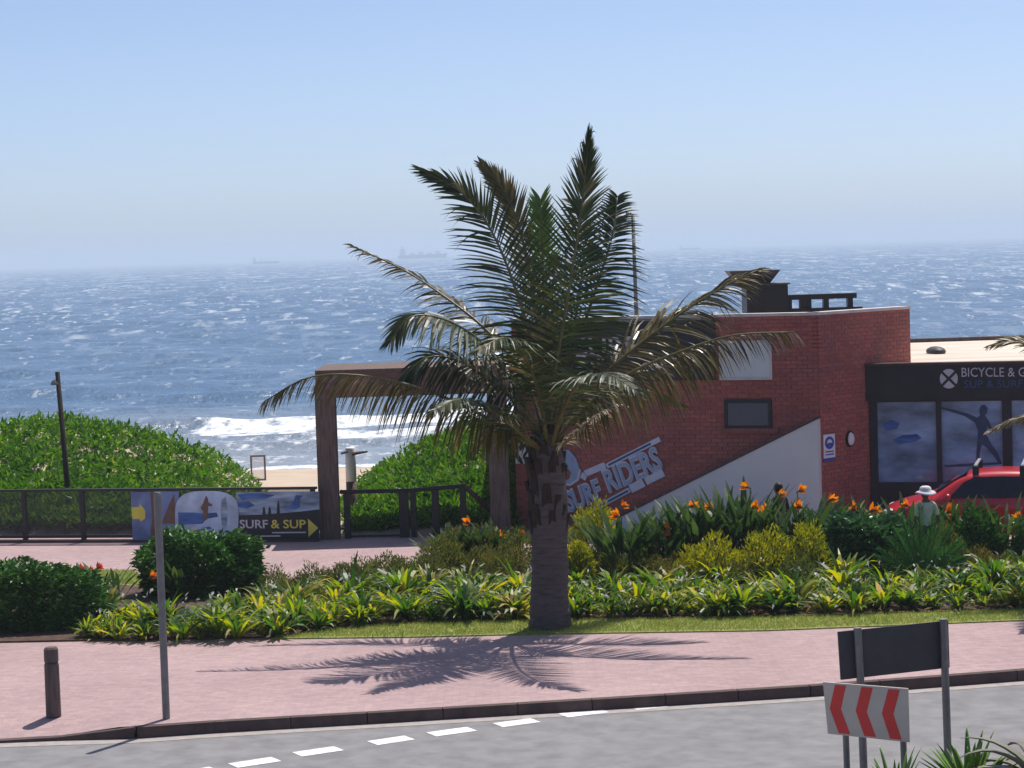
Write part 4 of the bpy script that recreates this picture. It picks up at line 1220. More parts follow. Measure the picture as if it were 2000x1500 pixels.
# ---- traffic island with the two road signs
isl = [grd(1560, 1575), grd(2300, 1520), grd(2500, 1640), grd(1500, 1700)]
isl = [Vector((4.0, 24.9, 0)), Vector((9.0, 25.2, 0)), Vector((9.0, 18.0, 0)), Vector((1.6, 18.0, 0)), Vector((2.2, 22.5, 0))]
mb = MB().prism([(p.x, p.y, ROAD_Z - 0.02) for p in isl][::1], (0, 0, 0.12)); o = mb.build('traffic_island', MT['soil']); tag(o, 'planted traffic island beside the road', None, None, 'structure')
bm = bmesh.new(); bm.from_mesh(o.data); bmesh.ops.recalc_face_normals(bm, faces=bm.faces); bm.to_mesh(o.data); bm.free()
def flat_sign(q, thick):                       # q: four corners TL TR BR BL
    n = (q[1] - q[0]).cross(q[3] - q[0]).normalized()
    if n.y > 0: n = -n
    return n
# chevron board
cY = 24.0
def corner(px, py, Y): return at(px, py, Y)
TL, TR, BR, BL = at(1607, 1332, 24.2), at(1773, 1345, 23.72), at(1776, 1450, 23.72), at(1617, 1433, 24.2)
t = thing('chevron_sign', 'grey road sign board with three red chevrons pointing along the bend', 'road sign', ((TL.x + TR.x) / 2, 24, -0.04))
n = flat_sign([TL, TR, BR, BL], 0)
def lerp2(u, v):
    return (TL * (1 - u) + TR * u) * (1 - v) + (BL * (1 - u) + BR * u) * v
MB().prism([TL, TR, BR, BL], -n * 0.02).build('board', MT['signgrey'], t)
for k in range(3):
    c = 0.055 + 0.315 * k
    hw = 0.155
    shp = [(c + 0.09, 0.035), (c + 0.09 + hw * 0.85, 0.035), (c + hw * 0.88, 0.5), (c + 0.085 + hw * 0.9, 0.965), (c + 0.085, 0.965), (c, 0.5)]
    MB().prism([lerp2(u, v) + n * 0.001 for u, v in shp], n * 0.004).build('chevron', MT['signred'], t)
for u in (0.22, 0.90):
    a = lerp2(u, 0.15) - n * 0.055
    MB().tube([(a.x + 0.02, a.y, -0.06), (a.x + 0.01, a.y, 0.8), (a.x, a.y, a.z)], 0.034, 10).build('post', MT['galv'], t)
TL, TR, BR, BL = at(1637, 1234, 25.2), at(1852, 1212, 25.7), at(1855, 1304, 25.7), at(1643, 1328, 25.2)
t = thing('sign_back', 'dark unpainted back of a road sign on two steel posts', 'road sign', ((TL.x + TR.x) / 2, 25.4, -0.04))
n = flat_sign([TL, TR, BR, BL], 0)
MB().prism([TL, TR, BR, BL], -n * 0.02).build('board', MT['darkgrey'], t)
for u in (0.155, 0.935):
    a, c = lerp2(u, -0.06) + n * 0.045, lerp2(u, 1.0) + n * 0.045
    MB().tube([(c.x + 0.02, c.y, -0.20), c, a], 0.044, 10).build('post', MT['galv'], t)

# ================================================================== COCONUT PALMS
def leaflets(pts, up, Lmax, n, w, droop, a0=68, a1=22, start=0.14, sides=(1, -1), lift=0.15, dexp=1.3, tip=0.28, shoulder=0.42):
    """leaflets along a rachis; returns a builder"""
    mb = MB()
    C = catmull(pts, n)
    N = len(C)
    for i in range(N):
        t = i / (N - 1)
        if t < start: continue
        T = (C[min(i + 1, N - 1)] - C[max(i - 1, 0)]).normalized()
        s_ = T.cross(up)
        if s_.length < 0.05: s_ = T.cross(Vector((1, 0.2, 0)))
        s_.normalize(); nr = s_.cross(T)
        tt = (t - start) / (1 - start)
        ang = R(a0 + (a1 - a0) * tt ** 0.8)
        env = min(1.0, 0.5 + tt * 2.4) * (1.0 - (1 - tip) * min(1, max(0, tt - shoulder) / (1 - shoulder)) ** 0.8)
        for sg in sides:
            if random.random() < 0.05: continue
            L = Lmax * env * random.uniform(0.85, 1.08)
            aa = ang * random.uniform(0.9, 1.1)
            d = (T * math.cos(aa) + s_ * sg * math.sin(aa) + nr * (lift + random.uniform(-0.12, 0.12))).normalized()
            dr = droop * random.uniform(0.7, 1.3)
            if random.random() < 0.05: dr += 1.0
            p = C[i].copy()
            P, Sd = [p.copy()], []
            K = 4
            for k in range(1, K + 1):
                dd = (d + Vector((0, 0, -dr * (k / K) ** dexp))).normalized()
                p = p + dd * (L / K)
                P.append(p.copy())
            wd = T - d * T.dot(d)
            tw = random.uniform(-0.6, 0.6)
            wv = (wd.normalized() * math.cos(tw) + nr * math.sin(tw)).normalized()
            mb.strip(P, [w * 0.55, w, w * 0.9, w * 0.55, w * 0.08], wv)
    return mb
def frond(parent, pts, up, material, Lmax=0.72, n=62, w=0.040, droop=0.35, r0=0.036, **kw):
    Lmax, n = Lmax * 1.25, int(n * 1.45)
    C = catmull(pts, 22)
    rad = [r0 * (1 - 0.88 * k / 21) + 0.003 for k in range(22)]
    mb = MB().tube(C, rad, 6)
    f = mb.build('frond', MT['rachis'], parent, smooth=True)
    lf = leaflets(pts, up, Lmax, n, w, droop, **kw).build('leaflets', material, f)
    lf['kind'] = 'stuff'
    return f
PB = grd(1073, 1228)
PYd = PB.y
palm = thing('coconut_palm', 'short coconut palm with windblown fronds growing at the lawn edge', 'palm tree', PB)
def pp_(lst):
    return [at(px, py, PYd + dy) for px, py, dy in lst]
# trunk
prf = []
zc = at(1068, 845, PYd).z
steps = 60
tv = MB()
axis0, axis1 = Vector((PB.x, PYd, -0.05)), at(1066, 845, PYd)
vsT, fsT = [], []
NR = 22
for i in range(steps + 1):
    t = i / steps
    c = axis0.lerp(axis1, t) + Vector((0.03 * math.sin(t * 3.0), 0, 0))
    r = float(np.interp(t, [0, 0.06, 0.2, 0.42, 0.5, 0.8, 1.0], [0.36, 0.335, 0.30, 0.285, 0.30, 0.29, 0.20]))
    r += (0.012 if i % 3 == 0 else -0.006) if t < 0.48 else 0.0
    for k in range(NR):
        a = 2 * math.pi * k / NR
        rr_ = r * (1 + 0.03 * math.sin(3 * a + i * 0.4) + random.uniform(-0.012, 0.012))
        vsT.append(c + Vector((rr_ * math.cos(a), rr_ * math.sin(a), random.uniform(-0.006, 0.006))))
for i in range(steps):
    for k in range(NR):
        fsT.append((i * NR + k, i * NR + (k + 1) % NR, (i + 1) * NR + (k + 1) % NR, (i + 1) * NR + k))
fsT.append(tuple(range(steps * NR, (steps + 1) * NR)))
tv.add(vsT, fsT).build('trunk', MT['trunk'], palm, smooth=True)
# old leaf bases clasping the upper trunk
for k in range(46):
    t = 0.47 + 0.53 * k / 46
    a = k * 2.399 + random.uniform(-0.2, 0.2)
    c = axis0.lerp(axis1, t)
    r = float(np.interp(t, [0.47, 0.8, 1.0], [0.27, 0.26, 0.17]))
    out = Vector((math.cos(a), math.sin(a), 0))
    b0 = c + out * r
    L = random.uniform(0.22, 0.42)
    d = (out * random.uniform(0.05, 0.24) + Vector((0, 0, 1))).normalized()
    sd = Vector((-math.sin(a), math.cos(a), 0))
    mb = MB()
    w0, w1 = 0.11, random.uniform(0.035, 0.06)
    p0, p1 = b0 - Vector((0, 0, 0.06)) - out * 0.03, b0 + d * L
    th = out * 0.03
    mb.hexa([p0 - sd * w0 - th, p0 + sd * w0 - th, p0 + sd * w0 * 0.8 + th, p0 - sd * w0 * 0.8 + th, p1 - sd * w1 - th, p1 + sd * w1 - th, p1 + sd * w1 * 0.8 + th * 0.7, p1 - sd * w1 * 0.8 + th * 0.7])
    mb.build('leaf_base', MT['boot'], palm)
Zup = Vector((0, 0, 1))
tow = Vector((0, -1, 0.15))        # adaxial side turned to the street
awy = Vector((0, 1, 0.1))
G, GO, FR, DRY = MT['frond'], MT['frond_gold'], MT['frond_fresh'], MT['frond_dry']
# upright
frond(palm, pp_([(1072, 850, 0), (1082, 740, -0.1), (1106, 600, -0.25), (1128, 460, -0.3), (1142, 350, -0.25), (1150, 268, -0.2)]), tow, G, 0.92, 74, droop=0.25, lift=0.1, a0=95, a1=4, shoulder=0.25, tip=0.2)
frond(palm, pp_([(1066, 850, 0), (1050, 720, -0.1), (1012, 580, -0.1), (962, 455, 0.1), (900, 375, 0.2), (826, 334, 0.3)]), tow, G, 0.80, 70, droop=0.45, lift=0.1, a0=84, a1=10, shoulder=0.38, tip=0.25)
frond(palm, pp_([(1066, 850, 0.1), (1056, 700, 0.3), (1036, 540, 0.5), (1006, 420, 0.6), (976, 360, 0.65), (942, 322, 0.7)]), awy, GO, 0.55, 66, droop=0.15, a0=55, a1=14)
frond(palm, pp_([(1070, 850, 0.2), (1070, 700, 0.4), (1062, 560, 0.5), (1058, 460, 0.5), (1056, 392, 0.5)]), awy, FR, 0.5, 54, droop=0.25, a0=62, a1=26, tip=0.5)
frond(palm, pp_([(1080, 850, 0.2), (1120, 700, 0.6), (1165, 560, 1.0), (1196, 460, 1.3), (1206, 385, 1.6)]), tow, G, 0.74, 66, droop=0.55, a0=85, a1=45)
frond(palm, pp_([(1078, 850, 0.1), (1100, 730, 0.4), (1128, 600, 0.8), (1140, 480, 1.2), (1120, 395, 1.7)]), tow, G, 0.72, 60, droop=0.5, a0=88, a1=40)
# left
frond(palm, pp_([(1064, 850, 0.1), (1020, 730, 0.6), (950, 645, 1.0), (880, 588, 1.4), (790, 528, 1.7), (690, 481, 1.9)]), Vector((0.35, -0.6, 0.7)), GO, 0.62, 70, droop=0.9, a0=58, a1=16, dexp=0.7)
frond(palm, pp_([(1060, 855, -0.1), (1000, 740, -0.6), (940, 668, -1.1), (870, 625, -1.5), (805, 618, -1.8), (765, 660, -2.0)]), Vector((-0.2, -0.45, 0.8)), G, 0.88, 78, droop=1.1, a0=68, a1=30, dexp=0.8)
frond(palm, pp_([(1062, 862, 0), (1010, 790, -0.3), (950, 735, -0.5), (885, 700, -0.6), (830, 700, -0.7), (790, 735, -0.8)]), Vector((0, -0.5, 0.8)), G, 0.88, 74, droop=1.3, a0=68, a1=30, dexp=0.8)
frond(palm, pp_([(1060, 880, -0.1), (1000, 845, -0.5), (930, 805, -0.8), (820, 758, -1.0), (700, 733, -1.1), (600, 738, -1.1), (516, 784, -1.2)]), Vector((0, -0.35, 1)), GO, 0.80, 84, droop=2.2, a0=58, a1=24, dexp=0.6)
frond(palm, pp_([(1058, 880, -0.1), (1010, 840, -0.9), (960, 800, -1.7), (900, 780, -2.6), (850, 800, -3.3)]), Zup, G, 0.7, 60, droop=0.9, a0=70, a1=25)
frond(palm, pp_([(1056, 885, 0), (1020, 850, 0.1), (985, 830, 0.2), (950, 838, 0.25), (925, 880, 0.3)]), Zup, G, 0.62, 46, droop=1.6, a0=70, a1=40)
# right
frond(palm, pp_([(1080, 855, 0.1), (1150, 760, 0.3), (1240, 680, 0.4), (1330, 612, 0.5), (1410, 562, 0.6), (1478, 528, 0.7)]), Vector((-0.5, -0.75, 0.6)), GO, 0.92, 80, droop=0.9, a0=55, a1=18, dexp=0.7)
frond(palm, pp_([(1082, 865, -0.1), (1140, 800, -0.5), (1220, 735, -0.8), (1320, 690, -1.0), (1430, 655, -1.1), (1552, 648, -1.2)]), Vector((-0.15, -0.5, 0.9)), GO, 0.88, 84, droop=2.2, a0=55, a1=20, dexp=0.6)
frond(palm, pp_([(1082, 870, 0), (1130, 810, 0.6), (1190, 770, 1.2), (1260, 760, 1.8), (1330, 790, 2.2)]), Zup, G, 0.62, 56, droop=0.9, a0=66, a1=28)
frond(palm, pp_([(1082, 882, -0.1), (1120, 850, -0.5), (1160, 815, -0.8), (1200, 790, -0.95)]), Zup, DRY, 0.45, 34, droop=1.2, a0=60, a1=30, w=0.032)
frond(palm, pp_([(1078, 870, -0.2), (1100, 800, -1.0), (1130, 750, -1.9), (1180, 730, -2.8), (1240, 760, -3.5)]), Zup, G, 0.7, 58, droop=0.8, a0=70, a1=26)
frond(palm, pp_([(1068, 860, -0.2), (1050, 760, -0.8), (1020, 690, -1.4), (985, 660, -2.0), (940, 680, -2.5)]), Vector((0, -0.2, 1)), G, 0.7, 58, droop=0.8, a0=70, a1=26)

# second palm: it stands beyond the picture edge, its fronds hang in
QB = Vector((at(2140, 1000, 38.5).x, 38.5, 0))
palm2 = thing('coconut_palm', 'palm whose drooping frond tips hang in front of the bicycle shop', 'palm tree', QB)
qt = at(2140, 830, 38.5)
mb = MB(); C = [QB + (qt - QB) * (k / 14) for k in range(15)]
mb.tube([Vector((c.x, c.y, c.z)) for c in C], [0.30 - 0.008 * k for k in range(15)], 14).build('trunk', MT['trunk'], palm2, smooth=True)
def p2(lst): return [at(px, py, 38.5 + dy) for px, py, dy in lst]
frond(palm2, p2([(2140, 830, 0), (2095, 740, -0.2), (2040, 690, -0.3), (1985, 668, -0.3), (1936, 676, -0.4)]), Vector((0, -0.4, 1)), GO, 0.45, 46, droop=0.55, a0=45, a1=14)
frond(palm2, p2([(2140, 850, 0), (2090, 825, -0.2), (2040, 812, -0.4), (1985, 818, -0.5), (1932, 842, -0.6)]), Vector((0, -0.35, 1)), DRY, 0.34, 54, droop=1.0, a0=40, a1=14, w=0.06)
frond(palm2, p2([(2140, 830, 0), (2200, 700, 0.2), (2290, 600, 0.3), (2400, 560, 0.3), (2500, 600, 0.2)]), Zup, G, 0.8, 60, droop=0.7)
frond(palm2, p2([(2140, 830, 0), (2130, 680, 0.2), (2110, 520, 0.3), (2080, 400, 0.3)]), tow, G, 0.5, 60, droop=0.2, a0=50)
frond(palm2, p2([(2140, 850, 0), (2160, 760, -1.0), (2180, 720, -2.0), (2200, 760, -3.2)]), Zup, G, 0.8, 56, droop=0.7)
frond(palm2, p2([(2140, 850, 0), (2110, 770, -0.8), (2080, 730, -1.6), (2060, 740, -2.4)]), Zup, G, 0.5, 50, droop=0.7)
frond(palm2, p2([(2140, 850, 0), (2210, 800, 0), (2300, 790, 0), (2400, 850, 0)]), Zup, G, 0.8, 56, droop=0.9)
frond(palm2, p2([(2140, 840, 0), (2150, 720, 1), (2160, 660, 2), (2180, 680, 3.2)]), Zup, G, 0.8, 56, droop=0.7)

# ================================================================== STRAP-LEAVED CLUMPS (front of the bed)
def strap_proto(i, n, Lm, w, material):
    t = thing('strap_leaf_plant', 'clump of glossy arching strap leaves along the front of the planted bed', 'plant', (0, 0, 0), 'strap-leaved plants edging the bed')
    mb = MB()
    for k in range(n):
        a = random.uniform(0, 2 * math.pi)
        out = Vector((math.cos(a), math.sin(a), 0)); sd = Vector((-math.sin(a), math.cos(a), 0))
        e0 = random.uniform(0.7, 1.5); L = Lm * random.uniform(0.65, 1.15)
        cv = random.uniform(0.6, 1.9)
        p = out * random.uniform(0.0, 0.07); P = [p.copy()]
        for q in range(5):
            e = e0 - cv * ((q + 0.5) / 5) ** 1.6
            p = p + (out * math.cos(e) + Vector((0, 0, 1)) * math.sin(e)) * L / 5
            P.append(p.copy())
        W_ = w * random.uniform(0.75, 1.25)
        roll = random.uniform(-0.5, 0.5)
        sv = (sd * math.cos(roll) + Vector((0, 0, math.sin(roll)))).normalized()
        mb.strip(P, [W_ * 0.7, W_, W_ * 1.05, W_ * 0.9, W_ * 0.6, W_ * 0.08], sv)
    mb.build('leaves', material, t)
    return t
protos = [strap_proto(i, random.randint(36, 58), random.uniform(0.46, 0.66), random.uniform(0.05, 0.08), MT['strap']) for i in range(9)]
for p_ in protos: index_children(p_)
def interp_px(px, tab):
    return float(np.interp(px, [a for a, _ in tab], [c for _, c in tab]))
FRONT = [(100, 1248), (330, 1250), (540, 1244), (640, 1230), (760, 1216), (1000, 1208), (1500, 1202), (2000, 1187), (2200, 1180)]
first = [True] * len(protos)
def zone(px):
    for lim, w_ in ((300, 'next to the clipped hedge'), (540, 'in front of the broad rounded shrub'), (830, 'between the broad shrub and the gateway flowers'), (1030, 'just before the palm trunk'), (1220, 'beside the palm trunk, shop side'), (1560, 'in front of the yellow-green bushes'), (1780, 'in front of the dark bluish shrub')):
        if px < lim: return w_
    return 'in front of the cycad and the red car'
def place(protos, first, loc, rz, s):
    k = random.randrange(len(protos))
    if first[k]:
        o = protos[k]; first[k] = False
    else:
        o = copy_tree(protos[k])
    o.location = loc; o.rotation_euler = (random.uniform(-0.16, 0.16), random.uniform(-0.16, 0.16), rz); o.scale = (s, s, s * random.uniform(0.9, 1.1))
    return o
for row in range(5):
    px = 168 + row * 22
    while px < 2120:
        py = interp_px(px, FRONT) - row * 11.5 + random.uniform(-3, 3)
        if row >= 3 and (px < 420):
            px += 60; continue
        if not (1030 < px < 1116 and row < 1):
            q = grd(px + random.uniform(-12, 12), py)
            o = place(protos, first, (q.x, q.y, 0.02), random.uniform(0, 6.28), random.choice((0.62, 0.75, 0.9, 1.0, 1.2)) * random.uniform(0.9, 1.1))
            o['label'] = 'strap-leaved clump ' + ('at the lawn edge ' if row == 0 else 'in the second row ' if row == 1 else 'in the back rows ') + zone(px)
        px += random.choice((20, 28, 36, 44, 58))
for k in range(len(protos)):
    if first[k]:
        q = grd(900 + 60 * k, 1190); place([protos[k]], [True], (q.x, q.y, 0.02), 0, 0.9)
# fallen dry leaves and white blooms among them
n = 900
px = rng.uniform(160, 2050, n)
C = []
for x in px:
    q = grd(x, interp_px(x, FRONT) - random.uniform(-6, 22)); C.append((q.x, q.y, 0.035 + random.uniform(0, 0.05)))
D = rng.normal(size=(n, 3)); D[:, 2] = np.abs(D[:, 2]) * 0.35
V, F = leaf_cloud(np.array(C), D, rng.uniform(0.06, 0.2, n), rng.uniform(0.02, 0.06, n))
tag(np_mesh('fallen_leaves', V, F, MT['dryleaf']), 'dry brown leaf litter under the strap-leaved plants', 'leaf litter', None, 'stuff')
n = 260
C = []
for x in rng.uniform(180, 2050, n):
    q = grd(x, interp_px(x, FRONT) - random.uniform(2, 52)); C.append((q.x, q.y, random.uniform(0.18, 0.5)))
D = rng.normal(size=(n, 3)) + np.array([0, -0.4, 0.4])
V, F = leaf_cloud(np.array(C), D, rng.uniform(0.06, 0.14, n), rng.uniform(0.03, 0.06, n))
tag(np_mesh('pale_blooms', V, F, MT['whitepetal']), 'scattered pale blooms among the strap-leaved plants', 'flowers', None, 'stuff')

# ================================================================== SHRUBS
def shrub_mesh(rx, ry, rz, n, L, W, seed, up=0.5, flat=0.0):
    """leaves through the volume of a lumpy crown standing on z = 0"""
    g_ = np.random.default_rng(seed)
    d = norm(g_.normal(size=(n, 3))); d[:, 2] = np.abs(d[:, 2]) * 1.0 - 0.25 * g_.random(n); d = norm(d)
    ph = g_.uniform(0, 6.28, 6)
    lump = 1 + 0.10 * np.sin(5 * d[:, 0] + ph[0]) * np.sin(4 * d[:, 1] + ph[1]) + 0.09 * np.sin(9 * d[:, 2] + 6 * d[:, 0] + ph[2]) + 0.06 * np.sin(13 * d[:, 0] + ph[3] + 9 * d[:, 1])
    r = (0.45 + 0.55 * g_.random(n) ** 0.45) * lump
    low = np.clip((0.30 - d[:, 2]) / 0.35, 0, 1); r = r * (1 - 0.20 * low)
    r = np.where(g_.random(n) < 0.06, r * 1.08, r)
    if flat:
        sq = np.max(np.abs(d), axis=1); r = r * (1 + flat * (1 / np.maximum(sq, 0.6) - 1))
    r = np.minimum(r, 1.26)
    C = d * r[:, None] * np.array([rx, ry, rz])
    C[:, 2] = C[:, 2] * 0.97 + rz * 0.12
    C[:, 2] = np.maximum(C[:, 2], 0.02)
    D = d * 0.9 + g_.normal(size=(n, 3)) * 0.6; D[:, 2] = D[:, 2] * (0.8 if up > 0.3 else 0.25) + up * np.where(d[:, 2] > 0.3, 1.0, -0.1)
    return leaf_cloud(C, D, g_.uniform(L * 0.7, L * 1.3, n), g_.uniform(W * 0.7, W * 1.3, n))
def shrub(name, label, cat, loc, r3, n, L, W, material, seed, group=None, up=0.5, flat=0.0, stems=5):
    t = thing(name, label, cat, loc, group)
    V, F = shrub_mesh(*r3, n, L, W, seed, up, flat)
    V = V + np.array(loc)
    o = np_mesh('foliage', V, F, material, t); o['kind'] = 'stuff'
    for k in range(stems):
        a = 6.28 * k / stems
        q = Vector(loc)
        MB().tube([q + Vector((0.03 * math.cos(a), 0.03 * math.sin(a), -0.03)), q + Vector((r3[0] * 0.35 * math.cos(a), r3[1] * 0.35 * math.sin(a), r3[2] * 0.5)), q + Vector((r3[0] * 0.6 * math.cos(a), r3[1] * 0.6 * math.sin(a), r3[2] * 0.85))], [0.025, 0.018, 0.008], 5).build('stem', MT['bark'], t)
    return t
def at_bed(px, py): 
    q = grd(px, py); return (q.x, q.y, 0.02)
shrub('clipped_hedge', 'dark clipped hedge with bright green top next to the paving', 'hedge', at_bed(40, 1228), (1.42, 0.65, 0.92), 13000, 0.12, 0.06, MT['hedge'], 1, up=0.15, flat=0.75)
shrub('round_shrub', 'broad dark green rounded shrub behind the steel pole', 'shrub', at_bed(396, 1160), (1.12, 0.75, 0.98), 10500, 0.14, 0.07, MT['hedge'], 2, up=0.15, flat=0.35)
shrub('round_shrub', 'dark bluish rounded shrub between the yellow bushes and the person in a hat', 'shrub', at_bed(1690, 1128), (0.78, 0.6, 0.98), 5600, 0.18, 0.09, MT['hedge_blue'], 3, up=0.1, flat=0.3)
shrub('round_shrub', 'leafy green shrub in front of the red car door', 'shrub', at_bed(1912, 1112), (0.48, 0.45, 1.00), 3200, 0.10, 0.05, MT['hedge'], 4, flat=0.2)
shrub('round_shrub', 'dark green shrub under the hanging palm fronds by the shop', 'shrub', at_bed(2030, 1110), (0.50, 0.5, 0.88), 3000, 0.10, 0.05, MT['hedge_blue'], 5, flat=0.2)
# yellow-green bushes
YG = 'yellow-green garden bushes'
for k, (px, py, rx, rz, lab) in enumerate([
    (1160, 1112, 0.46, 1.10, 'tall bush with yellow leaf tips beside the palm trunk'),
    (1128, 1150, 0.28, 0.72, 'small yellow topped bush touching the palm trunk'),
    (1390, 1150, 0.62, 0.78, 'broad yellow-green bush below the white wing wall'),
    (1500, 1148, 0.60, 0.88, 'yellow-green bush between the broad yellow bush and the bluish shrub'),
    (1580, 1142, 0.42, 0.95, 'yellow topped bush touching the dark bluish shrub'),
    (1845, 1128, 0.40, 0.75, 'small yellow flecked bush beneath the cycad'),
]):
    shrub('yellow_bush', lab, 'bush', at_bed(px, py), (rx, rx * 0.9, rz), 2600, 0.10, 0.03, MT['yellow'] if k != 5 else MT['olive'], 20 + k, YG, up=0.8)
# olive ground shrubs along the middle of the bed: copies of three
oprot = []
for k in range(4):
    t = thing('olive_shrub', 'low olive-brown feathery shrub in the middle of the planted bed', 'shrub', (0, 0, 0), 'low olive shrubs in the bed')
    V, F = shrub_mesh(0.40, 0.36, 0.55, 1100, 0.085, 0.024, 60 + k, up=0.9)
    o = np_mesh('foliage', V, F, MT['olive'], t); o['kind'] = 'stuff'
    MB().tube([(0, 0, -0.03), (0.02, 0, 0.2), (0.05, 0.02, 0.42)], [0.02, 0.014, 0.006], 5).build('stem', MT['bark'], t)
    index_children(t); oprot.append(t)
ofirst = [True] * 4
BACK = [(500, 1165), (600, 1155), (700, 1142), (840, 1118), (1000, 1105), (1200, 1110), (1600, 1120), (1800, 1122), (2000, 1115)]
for (x0, x1, off0, off1, s0, s1, step) in ((530, 840, 0, 14, 0.55, 0.8, 34), (620, 1010, 8, 30, 0.75, 1.0, 42), (860, 1040, -6, 10, 0.95, 1.25, 40), (1110, 1640, 18, 46, 0.85, 1.1, 46), (1200, 1480, 2, 16, 0.9, 1.15, 48), (1740, 2000, 6, 22, 0.7, 0.95, 46)):
    px = x0
    while px < x1:
        q = at_bed(px + random.uniform(-8, 8), interp_px(px, BACK) + random.uniform(off0, off1))
        o = place(oprot, ofirst, q, random.uniform(0, 6.28), random.uniform(s0, s1))
        o['label'] = 'low olive-brown feathery shrub ' + zone(px).replace('in front of', 'next to').replace('just before', 'just short of')
        px += step * random.uniform(0.8, 1.25)

# ================================================================== BIRD-OF-PARADISE PLANTS
def paddle(mb, base, a, e, L, w):
    out = Vector((math.cos(a), math.sin(a), 0)); sd = Vector((-math.sin(a), math.cos(a), 0))
    p = Vector(base); P = [p.copy()]; Wd = [0.018]
    K = 7
    for k in range(K):
        e -= 0.06 + 0.05 * k / K
        p = p + (out * math.cos(e) + Vector((0, 0, 1)) * math.sin(e)) * L / K
        P.append(p.copy())
        t = (k + 1) / K
        Wd.append(0.018 if t < 0.5 else w * math.sin(math.pi * (0.12 + 0.86 * (t - 0.5) / 0.5)) + 0.006)
    rl = random.uniform(-0.7, 0.7)
    mb.strip(P, Wd, (sd * math.cos(rl) + out * math.sin(rl) * 0.6).normalized())
def flower(parent, base, tip, material=None, s=1.0, dirx=1):
    """stalk, beak and orange crest of one bird-of-paradise flower; TIP is where the crest sits"""
    b, tp = Vector(base), Vector(tip)
    st = MB().tube([b, b.lerp(tp, 0.6) + Vector((0.02, 0, 0.02)), tp], [0.012, 0.010, 0.009], 5).build('flower_stalk', MT['bract'], parent)
    mb = MB(); bk = tp + Vector((0.16 * dirx * s, 0, 0.035 * s))
    mb.tube([tp - Vector((0.02 * dirx, 0, 0.0)), tp + Vector((0.05 * dirx * s, 0, 0.03 * s)), bk], [0.012, 0.02 * s, 0.003], 6).build('beak', MT['bract'], st)
    mb = MB()
    for k in range(6):
        a = (1.35 - 0.28 * k + random.uniform(-0.12, 0.12))
        d = Vector((math.cos(a) * dirx, random.uniform(-0.35, 0.35), math.sin(a))).normalized()
        L = random.uniform(0.11, 0.17) * s
        p0 = tp + Vector((0.03 * dirx * s, 0, 0.015))
        sv = d.cross(Vector((random.uniform(-0.4, 0.4), 1, 0.2))).normalized()
        mb.strip([p0, p0 + d * L * 0.35, p0 + d * L * 0.7, p0 + d * L], [0.015 * s, 0.055 * s, 0.042 * s, 0.004], sv)
    mb.build('petals', material or MT['orange'], st)
def strelitzia(px, py, hgt, nleaf, spread, flowers, label, grp='bird-of-paradise plants', material=None, w=0.10):
    loc = at_bed(px, py)
    t = thing('bird_of_paradise', label, 'plant', loc, grp)
    mb = MB()
    nleaf, spread = int(nleaf * 2.6), spread * 1.25
    for k in range(nleaf):
        a = random.uniform(0, 6.28)
        e = random.uniform(1.1, 1.55) if random.random() < 0.72 else random.uniform(0.6, 1.1)
        r = random.uniform(0, spread)
        b = Vector(loc) + Vector((r * math.cos(a), r * math.sin(a) * 0.7, 0))
        paddle(mb, b, a + random.uniform(-0.5, 0.5), e, hgt * (1.22 if px > 1200 else 1.0) * random.uniform(0.68, 1.12), w * random.uniform(0.75, 1.25))
    mb.build('leaves', material or MT['strel'], t)
    for (fx, fy, s_, dx) in flowers:
        tip = at(fx, fy, loc[1] - 0.25)
        flower(t, (Vector(loc).lerp(Vector((tip.x, loc[1] - 0.1, 0.0)), 0.6)).to_tuple()[:2] + (0.25,), tip, None, s_, dx)
    return t
